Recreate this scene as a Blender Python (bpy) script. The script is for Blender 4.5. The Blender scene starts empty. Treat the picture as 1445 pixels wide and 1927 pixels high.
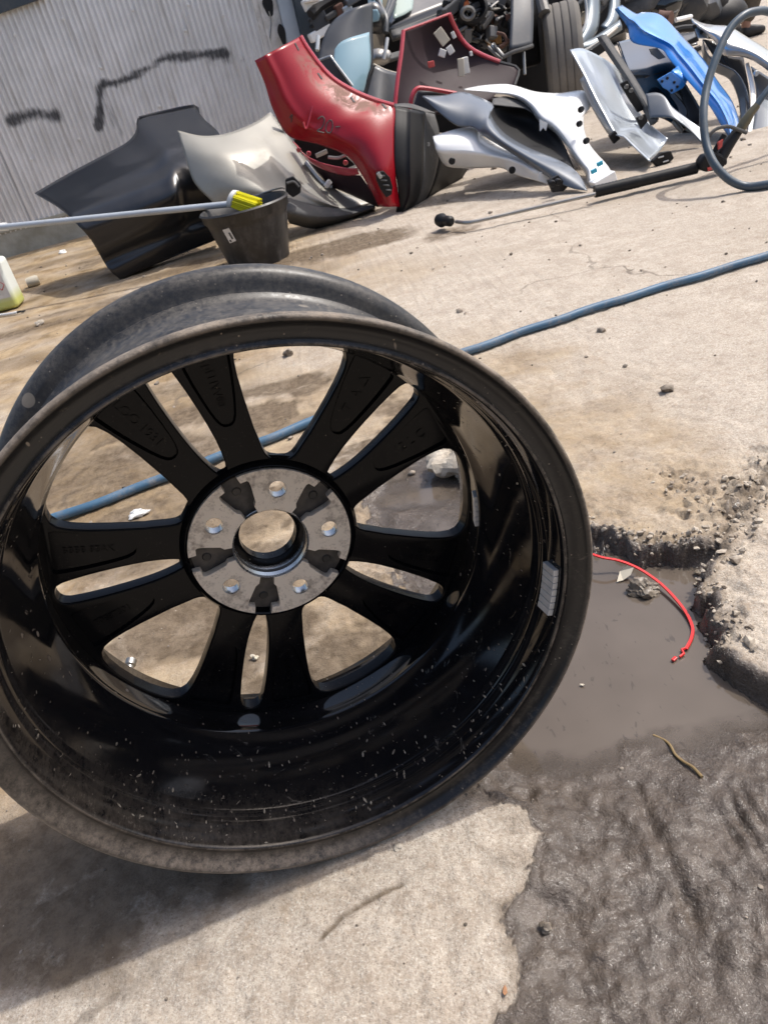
import bpy, bmesh, math, random
import numpy as np
from mathutils import Vector, Matrix
random.seed(7); rng = np.random.default_rng(11)
S = bpy.context.scene
COL = S.collection
R_ = math.radians

# ------------------------------------------------------------------ camera
PITCH, ROLL, CAM_H = R_(31.0), R_(14.5), 0.655
r0 = np.array([1., 0, 0]); u0 = np.array([0, math.sin(PITCH), math.cos(PITCH)]); f0 = np.array([0, math.cos(PITCH), -math.sin(PITCH)])
RIGHT = math.cos(ROLL)*r0 - math.sin(ROLL)*u0
UP = math.sin(ROLL)*r0 + math.cos(ROLL)*u0
EYE = np.array([0, 0, CAM_H])
cam_d = bpy.data.cameras.new('camera'); cam = bpy.data.objects.new('camera', cam_d); COL.objects.link(cam)
m = Matrix((tuple(RIGHT), tuple(UP), tuple(-f0))).transposed().to_4x4(); m.translation = Vector(EYE)
cam.matrix_world = m
cam_d.sensor_fit = 'VERTICAL'; cam_d.sensor_height = 34.6; cam_d.lens = 34.6*1448/1927
cam_d.clip_start = 0.02; cam_d.clip_end = 500
cam_d.dof.use_dof = True; cam_d.dof.focus_distance = 0.78; cam_d.dof.aperture_fstop = 22
S.camera = cam

# ------------------------------------------------------------------ light
SUN_AZ, SUN_EL = R_(13.5), R_(58)          # azimuth from +X towards +Y
world = bpy.data.worlds.new('World'); S.world = world; world.use_nodes = True
wn = world.node_tree.nodes; wl = world.node_tree.links
sky = wn.new('ShaderNodeTexSky'); sky.sky_type = 'NISHITA'; sky.sun_disc = False
sky.sun_elevation = SUN_EL; sky.sun_rotation = math.pi/2 - SUN_AZ
sky.air_density = 1.0; sky.dust_density = 4.5; sky.ozone_density = .6
wl.new(sky.outputs[0], wn['Background'].inputs[0]); wn['Background'].inputs[1].default_value = 0.15
sun_d = bpy.data.lights.new('sun', 'SUN'); sun_d.energy = 2.5; sun_d.angle = R_(0.6); sun_d.color = (1, .97, .925)
sun = bpy.data.objects.new('sun', sun_d); COL.objects.link(sun)
sdir = Vector((math.cos(SUN_EL)*math.cos(SUN_AZ), math.cos(SUN_EL)*math.sin(SUN_AZ), math.sin(SUN_EL)))
sun.rotation_euler = sdir.to_track_quat('Z', 'Y').to_euler()
S.view_settings.view_transform = 'Standard'; S.view_settings.look = 'None'
S.view_settings.gamma = 1; S.view_settings.use_curve_mapping = False
S.view_settings.exposure = 0.5

# ------------------------------------------------------------------ measuring helpers (photo pixel -> point in the yard)
def ray(x, y): return (x-722.5)/1448*RIGHT - (y-963.5)/1448*UP + f0
def G(x, y, z=0.):
    d = ray(x, y); return EYE + d*(z-CAM_H)/d[2]
def at(x, y, Y):
    d = ray(x, y); return EYE + d*Y/d[1]

# ------------------------------------------------------------------ object helpers
def link(o, parent=None):
    COL.objects.link(o)
    if parent is not None: o.parent = parent
    return o
def tag(o, label=None, cat=None, group=None, kind=None):
    if label: o['label'] = label
    if cat: o['category'] = cat
    if group: o['group'] = group
    if kind: o['kind'] = kind
    return o
def thing(name, label, cat, loc=(0, 0, 0), group=None):
    o = bpy.data.objects.new(name, None); o.empty_display_size = .05; o.location = loc
    link(o); return tag(o, label, cat, group)

class MB:
    def __init__(s): s.v = []; s.f = []
    def grid(s, P, closed_u=False, closed_v=False, flip=False):
        P = np.asarray(P, float); n, m_ = P.shape[:2]; b = len(s.v)
        s.v += [tuple(p) for p in P.reshape(-1, 3)]
        for i in range(n if closed_u else n-1):
            for j in range(m_ if closed_v else m_-1):
                q = (b+i*m_+j, b+((i+1) % n)*m_+j, b+((i+1) % n)*m_+(j+1) % m_, b+i*m_+(j+1) % m_)
                s.f.append(q[::-1] if flip else q)
        return s
    def poly(s, pts):
        b = len(s.v); s.v += [tuple(p) for p in pts]; s.f.append(tuple(range(b, b+len(pts)))); return s
    def prism(s, pts, vec):
        pts = [np.asarray(p, float) for p in pts]; n = len(pts); b = len(s.v); vec = np.asarray(vec, float)
        s.v += [tuple(p) for p in pts] + [tuple(p+vec) for p in pts]
        s.f.append(tuple(range(b, b+n))); s.f.append(tuple(range(b+2*n-1, b+n-1, -1)))
        for i in range(n):
            j = (i+1) % n; s.f.append((b+i, b+n+i, b+n+j, b+j))
        return s
    def box(s, c, size, rot=None):
        c = np.asarray(c, float); h = np.asarray(size, float)/2
        M = np.eye(3) if rot is None else np.asarray(rot)
        b = len(s.v)
        for x in (-1, 1):
            for y in (-1, 1):
                for z in (-1, 1): s.v.append(tuple(c + M @ (h*np.array([x, y, z]))))
        for q in ((0, 1, 3, 2), (4, 6, 7, 5), (0, 4, 5, 1), (2, 3, 7, 6), (0, 2, 6, 4), (1, 5, 7, 3)): s.f.append(tuple(b+i for i in q))
        return s
    def tube(s, path, r, seg=12, cap=True):
        P = np.asarray(path, float); n = len(P)
        rr = np.full(n, r) if np.isscalar(r) else np.asarray(r, float)
        T = np.gradient(P, axis=0); T /= np.linalg.norm(T, axis=1)[:, None]+1e-12
        a = np.array([0, 0, 1.]) if abs(T[0][2]) < .9 else np.array([1., 0, 0])
        N = np.cross(T[0], a); N /= np.linalg.norm(N); rings = []
        for i in range(n):
            N = N - T[i]*(N@T[i]); N /= np.linalg.norm(N)+1e-12; B = np.cross(T[i], N)
            t = np.linspace(0, 2*math.pi, seg, endpoint=False)
            rings.append(P[i] + rr[i]*(np.cos(t)[:, None]*N + np.sin(t)[:, None]*B))
        b = len(s.v); s.grid(rings, closed_v=True)
        if cap:
            s.f.append(tuple(b+i for i in range(seg))); s.f.append(tuple(b+(n-1)*seg+i for i in reversed(range(seg))))
        return s
    def lathe(s, prof, seg=48, origin=(0, 0, 0), X=(1, 0, 0), Y=(0, 1, 0), Z=(0, 0, 1), closed=False):
        X, Y, Z, o = (np.asarray(q, float) for q in (X, Y, Z, origin)); rings = []
        for k in range(seg):
            t = 2*math.pi*k/seg
            rings.append([o + r*(math.cos(t)*X + math.sin(t)*Y) + z*Z for r, z in prof])
        s.grid(rings, closed_u=True, closed_v=closed); return s
    def blob(s, c, r, sub=2, noise=.25, seed=0, squash=(1, 1, 1)):
        bm = bmesh.new(); bmesh.ops.create_icosphere(bm, subdivisions=sub, radius=1)
        rs = np.random.default_rng(seed); ks = rs.normal(size=(7, 3))*2.2; ph = rs.uniform(0, 6.3, 7)
        ks2 = rs.normal(size=(6, 3))*6; ph2 = rs.uniform(0, 6.3, 6)
        b = len(s.v); sq = np.asarray(squash)
        for v in bm.verts:
            p = np.array(v.co); d = 1+noise*(np.sin(ks@p+ph).mean()*1.6 + .9*np.abs(np.sin(ks2@p+ph2)).mean()-.45)
            s.v.append(tuple(np.asarray(c)+p*d*r*sq))
        for f in bm.faces: s.f.append(tuple(b+v.index for v in f.verts))
        bm.free(); return s
    def build(s, name, mat, parent=None, smooth=True, sharp=35, bevel=0, solid=0, seg=2):
        me = bpy.data.meshes.new(name); me.from_pydata(s.v, [], s.f); me.validate()
        bm = bmesh.new(); bm.from_mesh(me); bmesh.ops.remove_doubles(bm, verts=bm.verts, dist=1e-6)
        bmesh.ops.recalc_face_normals(bm, faces=bm.faces); bm.to_mesh(me); bm.free()
        if mat is not None:
            for mm in (mat if isinstance(mat, (list, tuple)) else [mat]): me.materials.append(mm)
        if smooth:
            me.polygons.foreach_set('use_smooth', [True]*len(me.polygons)); me.set_sharp_from_angle(angle=R_(sharp))
        o = bpy.data.objects.new(name, me); link(o, parent)
        if solid:
            md = o.modifiers.new('thickness', 'SOLIDIFY'); md.thickness = solid; md.offset = 0
        if bevel:
            md = o.modifiers.new('bevel', 'BEVEL'); md.width = bevel; md.segments = seg; md.limit_method = 'ANGLE'; md.angle_limit = R_(40)
        return o

def resample(pts, n, smooth=True):
    P = np.asarray(pts, float)
    if len(P) == 1: return np.repeat(P, n, 0)
    if smooth and len(P) > 2:
        Q = np.vstack([2*P[0]-P[1], P, 2*P[-1]-P[-2]]); out = []
        for i in range(1, len(Q)-2):
            for t in np.linspace(0, 1, 10, endpoint=False):
                a, b, c, d = Q[i-1:i+3]
                out.append(.5*((2*b)+(c-a)*t+(2*a-5*b+4*c-d)*t*t+(-a+3*b-3*c+d)*t**3))
        out.append(P[-1]); P = np.array(out)
    L = np.r_[0, np.cumsum(np.linalg.norm(np.diff(P, axis=0), axis=1))]
    if L[-1] < 1e-9: return np.repeat(P[:1], n, 0)
    t = np.linspace(0, L[-1], n)
    return np.stack([np.interp(t, L, P[:, k]) for k in range(P.shape[1])], -1)

def coons(top, bottom, left, right, nu=24, nv=24, bulge=None, smooth=True):
    """four border curves of (photo x, photo y, distance Y); returns a grid of world points"""
    T, B = resample(top, nu, smooth), resample(bottom, nu, smooth); L, Rr = resample(left, nv, smooth), resample(right, nv, smooth)
    u = np.linspace(0, 1, nu)[None, :, None]; v = np.linspace(0, 1, nv)[:, None, None]
    P = (1-v)*T[None]+v*B[None]+(1-u)*L[:, None]+u*Rr[:, None]-((1-u)*(1-v)*T[0]+u*(1-v)*T[-1]+(1-u)*v*B[0]+u*v*B[-1])
    out = np.zeros((nv, nu, 3))
    for i in range(nv):
        for j in range(nu):
            Y = P[i, j, 2] + (bulge(j/(nu-1), i/(nv-1)) if bulge else 0)
            out[i, j] = at(P[i, j, 0], P[i, j, 1], Y)
    return out
def strip(A, B, nu=10, nv=40, bulge=None, smooth=True):
    """panel between two border curves"""
    return coons([A[0], B[0]], [A[-1], B[-1]], A, B, nu, nv, bulge, smooth)
def patch(name, P, mat, parent, solid=.003, sharp=40):
    return MB().grid(P).build(name, mat, parent, solid=solid, sharp=sharp)
def path_px(pts, n, smooth=True):
    return np.array([at(*q) for q in resample(pts, n, smooth)])
def plate(name, pts, Y, t, mat, parent, bevel=0, smooth=False):
    return MB().prism([at(x, y, Y if np.isscalar(Y) else Y[i]) for i, (x, y) in enumerate(pts)], (0, t, 0)).build(name, mat, parent, smooth=smooth, bevel=bevel)

# ------------------------------------------------------------------ materials
class NT:
    def __init__(s, name):
        s.m = bpy.data.materials.new(name); s.m.use_nodes = True
        s.n = s.m.node_tree.nodes; s.l = s.m.node_tree.links; s.b = s.n['Principled BSDF']; s.o = s.n['Material Output']
    def new(s, t, **kw):
        nd = s.n.new(t)
        for k, v in kw.items(): setattr(nd, k, v)
        return nd
    def val(s, sock, v):
        if hasattr(v, 'is_output') or isinstance(v, bpy.types.NodeSocket): s.l.new(v, sock)
        else: sock.default_value = v
    def coord(s, kind='Object'):
        if not hasattr(s, 'tc'): s.tc = s.new('ShaderNodeTexCoord')
        return s.tc.outputs[kind]
    def noise(s, scale, detail=4, rough=.6, vec=None, dist=0):
        nd = s.new('ShaderNodeTexNoise'); s.l.new(vec if vec is not None else s.coord(), nd.inputs['Vector'])
        nd.inputs['Scale'].default_value = scale; nd.inputs['Detail'].default_value = detail; nd.inputs['Roughness'].default_value = rough; nd.inputs['Distortion'].default_value = dist
        return nd.outputs['Fac']
    def voro(s, scale, out='Distance', vec=None, rnd=1):
        nd = s.new('ShaderNodeTexVoronoi'); s.l.new(vec if vec is not None else s.coord(), nd.inputs['Vector'])
        nd.inputs['Scale'].default_value = scale; nd.inputs['Randomness'].default_value = rnd
        return nd.outputs[out]
    def mapv(s, scale=(1, 1, 1), vec=None):
        nd = s.new('ShaderNodeMapping'); s.l.new(vec if vec is not None else s.coord(), nd.inputs['Vector']); nd.inputs['Scale'].default_value = scale
        return nd.outputs[0]
    def ramp(s, fac, lo, hi, a=0., b=1.):
        nd = s.new('ShaderNodeMapRange'); nd.clamp = True; s.l.new(fac, nd.inputs[0])
        for i, v in enumerate((lo, hi, a, b)): nd.inputs[i+1].default_value = v
        return nd.outputs[0]
    def math(s, op, a, b=0., c=None):
        nd = s.new('ShaderNodeMath', operation=op); s.val(nd.inputs[0], a); s.val(nd.inputs[1], b)
        if c is not None: s.val(nd.inputs[2], c)
        return nd.outputs[0]
    def mix(s, fac, a, b):
        nd = s.new('ShaderNodeMix', data_type='RGBA'); s.val(nd.inputs[0], fac)
        for i, v in ((6, a), (7, b)):
            if isinstance(v, (tuple, list)): nd.inputs[i].default_value = (*v[:3], 1)
            else: s.l.new(v, nd.inputs[i])
        return nd.outputs[2]
    def mixf(s, fac, a, b):
        nd = s.new('ShaderNodeMix', data_type='FLOAT'); s.val(nd.inputs[0], fac); s.val(nd.inputs[2], a); s.val(nd.inputs[3], b); return nd.outputs[0]
    def normz(s):
        g = s.new('ShaderNodeNewGeometry'); q = s.new('ShaderNodeSeparateXYZ'); s.l.new(g.outputs['Normal'], q.inputs[0]); return q.outputs[2]
    def attr(s, name):
        nd = s.new('ShaderNodeAttribute'); nd.attribute_name = name; return nd.outputs['Fac']
    def set(s, **kw):
        for k, v in kw.items():
            k = k.replace('_', ' ').title() if k not in ('IOR',) else k
            k = {'Base Color': 'Base Color', 'Coat Weight': 'Coat Weight', 'Specular': 'Specular IOR Level', 'Transmission': 'Transmission Weight', 'Subsurface': 'Subsurface Weight', 'Coat Roughness': 'Coat Roughness', 'Emission Color': 'Emission Color'}.get(k, k)
            if isinstance(v, (tuple, list)) and len(v) == 3: v = (*v, 1)
            s.val(s.b.inputs[k], v)
        return s
    def bump(s, h, strength=.3, dist=.002, prev=None):
        nd = s.new('ShaderNodeBump'); s.l.new(h, nd.inputs['Height']); nd.inputs['Strength'].default_value = strength; nd.inputs['Distance'].default_value = dist
        if prev is not None: s.l.new(prev, nd.inputs['Normal'])
        s.l.new(nd.outputs[0], s.b.inputs['Normal']); return nd.outputs[0]

def simple(name, col, rough=.5, metal=0, coat=0, dirt=.25, dcol=(.25, .21, .16), dscale=6, spec=.5, bump=0, coat_r=.05):
    t = NT(name)
    n1 = t.ramp(t.noise(dscale, 6, .65), .48, .78)
    n2 = t.ramp(t.noise(dscale*7, 3, .6), .3, .75)
    f = t.math('MULTIPLY', t.math('MULTIPLY', n1, n2), dirt*1.6)
    v = t.ramp(t.noise(dscale*.6, 2), .3, .7, .88, 1.1)
    hs = t.new('ShaderNodeHueSaturation'); hs.inputs['Color'].default_value = (*col, 1); t.l.new(v, hs.inputs['Value'])
    t.set(base_color=t.mix(f, hs.outputs[0], dcol), roughness=t.mixf(f, rough, .8), metallic=t.mixf(f, metal, 0), specular=spec)
    if coat: t.set(coat_weight=t.mixf(f, coat, .1), coat_roughness=coat_r)
    if bump: t.bump(t.noise(dscale*25, 3), bump, .001)
    return t.m
M = {}
M['red'] = simple('red_paint', (.27, .003, .010), .26, .0, .0, .10, (.17, .1, .07))
M['red_raw'] = simple('red_paint_edge', (.45, .03, .05), .4, 0, .5, .2)
M['maroon'] = simple('bumper_inside', (.028, .015, .019), .6, 0, 0, .2, (.06, .04, .04), spec=.25)
M['blackplastic'] = simple('black_plastic', (.012, .012, .013), .5, 0, 0, .3, (.06, .054, .048), spec=.25)
M['scuffed'] = simple('scuffed_plastic', (.075, .075, .075), .65, 0, 0, .6, (.22, .205, .19), 14, spec=.3)
M['beige'] = simple('silver_beige_paint', (.30, .287, .25), .45, .2, .35, .3, (.2, .18, .14))
M['charcoal'] = simple('charcoal_paint', (.007, .0085, .012), .28, .0, .25, .10, (.1, .09, .08))
M['slate'] = simple('slate_paint', (.115, .13, .15), .4, .5, .6, .25, (.25, .23, .2))
M['white'] = simple('white_paint', (.88, .88, .86), .35, 0, .5, .08, (.45, .4, .33))
M['palegrey'] = simple('pale_blue_grey_paint', (.42, .46, .49), .33, .45, .8, .2)
M['blue'] = simple('blue_paint', (.012, .24, .74), .3, .2, 1, .12)
M['silver'] = simple('silver_paint', (.42, .42, .41), .35, .6, .7, .2)
M['steelblue'] = simple('bare_car_body', (.15, .185, .215), .38, .5, .4, .3)
M['darkcar'] = simple('dark_car_paint', (.02, .021, .024), .35, .2, .8, .3, (.12, .1, .09))
M['greypanel'] = simple('grey_panel_paint', (.036, .041, .05), .45, .1, .2, .2)
M['alloy'] = simple('engine_alloy', (.15, .146, .14), .5, .4, 0, .6, (.08, .07, .05), 18)
M['steel'] = simple('steel_tube', (.33, .32, .30), .35, .9, 0, .45, (.2, .17, .13), 20)
M['rubber'] = simple('tyre_rubber', (.165, .155, .142), .9, 0, 0, .6, (.26, .235, .2), 9, spec=.1)
M['hose_blue'] = simple('blue_hose', (.05, .12, .20), .5, 0, 0, .85, (.26, .23, .2), 22)
M['hose_grey'] = simple('grey_blue_hose', (.045, .07, .095), .42, 0, 0, .5, (.16, .14, .12), 22)
M['pole'] = simple('broom_pole', (.42, .46, .5), .4, .2, 0, .3)
M['yellow'] = simple('yellow_bristle', (.80, .72, .0), .5, 0, 0, .05)
M['whiteplastic'] = simple('white_plastic', (.72, .72, .7), .45, 0, 0, .2)
M['foam'] = simple('cream_foam', (.55, .50, .40), .85, 0, 0, .3)
M['redwire'] = simple('red_plastic', (.62, .012, .012), .35, 0, .2, .12)
M['orange'] = simple('orange_plastic', (.55, .13, .03), .5)
M['amber'] = simple('amber_part', (.45, .22, .06), .5)
M['skin'] = simple('skin', (.35, .19, .13), .55, dirt=0)
M['shirt'] = simple('pale_shirt', (.76, .74, .71), .9, 0, 0, .4, (.2, .18, .15), 7, .2)
M['trousers'] = simple('khaki_trousers', (.12, .10, .075), .9, 0, 0, .4, (.05, .04, .03), 7, .2)
M['shoe'] = simple('dark_shoe', (.02, .019, .018), .6)
M['darkpost'] = simple('dark_post_paint', (.035, .05, .065), .5, 0, 0, .2)
M['palepost'] = simple('pale_post_paint', (.40, .46, .52), .5, 0, 0, .2)
M['twig'] = simple('twig_bark', (.22, .15, .06), .7)
M['dryleaf'] = simple('dry_leaf', (.35, .17, .08), .7)
M['paper'] = simple('sticker_paper', (.68, .67, .64), .6, 0, 0, .4)
M['print'] = simple('sticker_print', (.05, .05, .05), .6)
M['redprint'] = simple('red_print', (.55, .08, .07), .6)
M['teal'] = simple('teal_clip', (.05, .38, .52), .4)
M['rust'] = simple('rusty_iron', (.10, .045, .03), .8)
M['leadweight'] = simple('zinc_weight', (.58, .58, .57), .45, .3, 0, .45, (.12, .1, .08), 60)
M['machined'] = simple('machined_alloy', (.62, .62, .61), .25, .95, 0, .3, (.2, .17, .13), 60)
# ------------------------------------------------------------------ ground
def vnoise(x, y, f, seed):
    rs = np.random.default_rng(seed); Tb = rs.random((256, 256))
    X, Y = x*f+1000.37, y*f+1000.71; xi, yi = np.floor(X).astype(int), np.floor(Y).astype(int); fx, fy = X-xi, Y-yi
    fx = fx*fx*(3-2*fx); fy = fy*fy*(3-2*fy); a = lambda i, j: Tb[(xi+i) % 256, (yi+j) % 256]
    return (a(0, 0)*(1-fx)*(1-fy)+a(1, 0)*fx*(1-fy)+a(0, 1)*(1-fx)*fy+a(1, 1)*fx*fy)*2-1
def fbm(x, y, f, seed, octv=4, g=.5):
    o = 0; a = 1; t = 0
    for k in range(octv): o = o+a*vnoise(x, y, f*2**k, seed+k*17); t += a; a *= g
    return o/t
def sdist(px, py, poly):
    """signed distance to polygon, positive inside"""
    P = np.asarray(poly, float); d = np.full(px.shape, 1e9); ins = np.zeros(px.shape, bool)
    for i in range(len(P)):
        a, b = P[i], P[(i+1) % len(P)]; e = b-a; wx, wy = px-a[0], py-a[1]
        t = np.clip((wx*e[0]+wy*e[1])/(e@e+1e-12), 0, 1)
        d = np.minimum(d, (wx-t*e[0])**2+(wy-t*e[1])**2)
        c = ((a[1] > py) != (b[1] > py)) & (px < (b[0]-a[0])*(py-a[1])/(b[1]-a[1]+1e-12)+a[0]); ins ^= c
    return np.where(ins, 1, -1)*np.sqrt(d)
def worley(x, y, f, seed):
    X, Y = x*f, y*f; xi, yi = np.floor(X).astype(int), np.floor(Y).astype(int); rs = np.random.default_rng(seed); A, B, Cc = rs.random((3, 128, 128)); best = np.full(x.shape, 9.); val = np.zeros(x.shape)
    for a in (-1, 0, 1):
        for b in (-1, 0, 1):
            i, j = (xi+a) % 128, (yi+b) % 128; d = np.hypot(xi+a+A[i, j]-X, yi+b+B[i, j]-Y); m_ = d < best; best = np.where(m_, d, best); val = np.where(m_, Cc[i, j], val)
    return val, best
def pdist(px, py, line):
    P = np.asarray(line, float); d = np.full(px.shape, 1e9)
    for a, b in zip(P[:-1], P[1:]):
        e = b-a; wx, wy = px-a[0], py-a[1]; t = np.clip((wx*e[0]+wy*e[1])/(e@e+1e-12), 0, 1)
        d = np.minimum(d, (wx-t*e[0])**2+(wy-t*e[1])**2)
    return np.sqrt(d)
def gpoly(pts, z=0.): return [G(x, y, z)[:2] for x, y in pts]
def sstep(a, b, x):
    t = np.clip((x-a)/(b-a), 0, 1); return t*t*(3-2*t)

def axis(lo, f0_, f1_, hi, fine, g=1.06):
    c = list(np.arange(f0_, f1_, fine)); s_ = fine; x = f1_
    up = []
    while x < hi: up.append(x); s_ *= g; x += s_
    up.append(hi); dn = []; s_ = fine; x = f0_
    while x > lo: s_ *= g; x -= s_; dn.append(x)
    return np.array(sorted(dn+c+up))
gx = axis(-45, -.62, .56, 60, .0034, 1.045); gy = axis(-6, .24, 1.25, 90, .0034, 1.03)
XX, YY = np.meshgrid(gx, gy)
# muddy, broken-out area: its border runs round the wheel, along the broken slab edges and off to the right
MUD = gpoly([(905, 1960), (925, 1915), (965, 1862), (1012, 1828), (985, 1765), (958, 1702), (1008, 1645), (1022, 1568), (985, 1528), (905, 1482), (850, 1360), (815, 1180),
             (705, 1000), (688, 935), (735, 872), (800, 832), (850, 815), (905, 850), (950, 930), (1045, 972), (1115, 992), (1160, 1006), (1210, 1022), (1262, 1026), (1305, 1024),
             (1340, 1022), (1372, 975), (1396, 930), (1450, 885), (1490, 860), (1492, 868), (1452, 897), (1402, 942), (1380, 984), (1352, 1040), (1328, 1074), (1320, 1106), (1340, 1148), (1366, 1180),
             (1346, 1210), (1386, 1246), (1445, 1276), (1560, 1340), (1700, 1500), (1700, 2300), (880, 2300)])
wob = fbm(XX, YY, 22, 3, 6, .72)*.011
cellv, celld = worley(XX+.01*fbm(XX, YY, 30, 501), YY, 34, 9); cell2, _ = worley(XX, YY+.006*fbm(XX, YY, 60, 503), 80, 10)
d_m = sdist(XX, YY, MUD)+wob*.5+(cellv-.5)*.020*sstep(.62, .7, YY)+(cell2-.5)*.007*sstep(.62, .7, YY)
# which part of the border is a broken slab edge (steep) and which is only a feathered mud film
film = sstep(.36, .30, XX-0.0+YY*.0+0*YY)*sstep(.66, .60, YY+.0*XX)
near_lower = sstep(.70, .60, YY)*sstep(.25, .15, XX)
d_m = d_m+near_lower*(fbm(XX, YY, 28, 301, 5, .65)*.03-.004)
edge_w = .015+.03*near_lower+.008*fbm(XX, YY, 24, 601, 3)
mudmask = sstep(-.1, 1, d_m/edge_w)
h = fbm(XX, YY, 5, 21, 4)*.003+fbm(XX, YY, 60, 31, 4, .62)*.0032*(1+.0*XX)
fade = np.exp(-np.maximum(np.hypot(XX, YY)-4, 0)/3); h *= .4+.6*fade
# crumbled zone along the slab break
rough = np.exp(-np.abs(d_m)/.06)*sstep(.55, .75, YY+.15*XX)
chip = np.abs(fbm(XX, YY, 42, 41, 5, .68)); h += rough*((cellv-.6)*.009+(cell2-.5)*.005-np.abs(fbm(XX, YY, 75, 41, 4, .75))*.012)
ridge_up = gpoly([(1120, 985), (1300, 990), (1400, 900), (1445, 860)])
crumb = np.exp(-(pdist(XX, YY, gpoly([(1270, 900), (1330, 950), (1400, 905), (1470, 865)]))/.045)**2)
h += crumb*(.001+(cellv-.5)*.008+(cell2-.5)*.006-.012*np.abs(fbm(XX, YY, 75, 43, 4, .75)))
tilt = np.exp(-((XX-.44)**2+(YY-.72)**2)/.02)*.012          # loose slab piece stands a little proud
h += tilt*(1-mudmask)
# mud floor
WATER_Z = -.0300
flow = G(1240, 1300)[1]
mudz = -.0365+.0235*sstep(.62, .38, YY+.06*XX)+fbm(XX, YY, 9, 51, 4)*.0035
lump = np.clip(fbm(XX, YY, 34, 61, 4, .6), -.2, 1)*sstep(.60, .48, YY+.05*fbm(XX, YY, 8, 5))
mudz += lump*.007+(fbm(XX, YY, 20, 71, 5, .62)*.008+np.maximum(fbm(XX, YY, 75, 73, 3, .7), .0)*.008)*sstep(.60, .40, YY+.04*XX)
groove = pdist(XX, YY, gpoly([(1195, 1470), (1225, 1560), (1262, 1640), (1300, 1730), (1330, 1800), (1345, 1870)], -.02))
mudz += -.0055*np.exp(-((groove+.005*fbm(XX, YY, 40, 311))/.0055)**2)
basin = np.exp(-(pdist(XX, YY, gpoly([(1300, 1800), (1350, 1860), (1420, 1890)], -.02))/.022)**2)
mudz = mudz*(1-.75*basin)+basin*.75*-.0155
foot = np.exp(-(pdist(XX, YY, gpoly([(1390, 1500), (1420, 1540), (1380, 1570), (1420, 1600)], -.02))/.012)**2)
mudz -= .004*foot*np.sin(groove*420)
back = sstep(.85, 1.0, YY)
mudz = mudz*(1-back)+back*(-.012+fbm(XX, YY, 18, 77, 4)*.007)
fillc = np.exp(-(pdist(XX, YY, gpoly([(1350, 1010), (1385, 968), (1410, 925), (1490, 870)]))/.035)**2)
mudz = mudz*(1-fillc)+fillc*(-.007+fbm(XX, YY, 50, 331, 5, .7)*.009)
h = h*(1-mudmask)+mudmask*np.where(near_lower > .5, np.maximum(mudz, -.04), mudz)
# feathered film of mud on the concrete in front
h += .0045*np.exp(-((XX+.085)**2+(YY-.478)**2)/.018)
h -= .0015
# puddle hollows seen through the wheel
for (px, py, rx, ry, dp) in ((545, 722, .06, .03, .009), (390, 1145, .075, .05, .008), (150, 905, .05, .03, .006), (845, 432, .10, .06, .006)):
    c = G(px, py); h -= dp*np.exp(-(((XX-c[0])/rx)**2+((YY-c[1])/ry)**2)**1.5)
crackd = pdist(XX, YY, gpoly([(605, 1765), (640, 1730), (690, 1698), (755, 1665)])); h -= .0025*np.exp(-(crackd/.0022)**2)
me = bpy.data.meshes.new('ground'); ny, nx = XX.shape
V = np.stack([XX, YY, h], -1).reshape(-1, 3).astype(np.float32)
idx = (np.arange(ny-1)[:, None]*nx+np.arange(nx-1)[None]).ravel()
F_ = np.stack([idx, idx+1, idx+nx+1, idx+nx], -1).astype(np.int32)
me.vertices.add(len(V)); me.vertices.foreach_set('co', V.ravel())
me.loops.add(F_.size); me.loops.foreach_set('vertex_index', F_.ravel())
me.polygons.add(len(F_)); me.polygons.foreach_set('loop_start', np.arange(0, F_.size, 4, dtype=np.int32)); me.polygons.foreach_set('loop_total', np.full(len(F_), 4, np.int32))
me.update(); me.validate(); me.polygons.foreach_set('use_smooth', np.ones(len(F_), bool))
def put(name, a):
    at_ = me.attributes.new(name, 'FLOAT', 'POINT'); at_.data.foreach_set('value', np.clip(a, 0, 1).astype(np.float32).ravel())
put('mud', (1-.65*fillc)*np.maximum(mudmask, .95*sstep(-.016, .002, d_m+.006*fbm(XX, YY, 50, 321))))
damp = 0*XX
for (px, py, rx, ry, s_) in ((640, 465, .34, .18, 1.0), (60, 620, .5, .07, .8), (230, 560, .6, .06, .75), (330, 510, .5, .06, .7), (300, 740, .3, .08, .6), (180, 760, .3, .06, .6), (850, 437, .12, .10, .7), (150, 650, .55, .10, .45), (400, 560, .6, .12, .4), (545, 722, .10, .06, .9), (390, 1150, .14, .11, 1.0), (220, 880, .30, .16, .75), (330, 1010, .25, .12, .7), (560, 800, .2, .06, .6), (250, 1230, .12, .05, .6), (140, 905, .16, .10, .6), (110, 830, .25, .12, .35),
                         (250, 930, .25, .12, .45), (960, 345, .45, .14, .5), (1250, 290, .4, .2, .45), (150, 480, .5, .12, .5), (770, 870, .16, .16, .8), (800, 1100, .14, .08, .45), (730, 705, .12, .08, .5), (620, 1330, .1, .05, .5), (470, 1310, .14, .045, .7)):
    c = G(px, py); dd = ((XX-c[0])/rx)**2+((YY-c[1])/ry)**2; damp = np.maximum(damp, s_*sstep(1.15, .45, dd+.55*fbm(XX, YY, 10, 91, 4)))
damp = np.maximum(damp, .85*np.exp(-(crackd/.003)**2))
damp = np.maximum(damp, .6*sstep(.03, .0, -d_m+.012*fbm(XX, YY, 30, 93, 4)))
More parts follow.
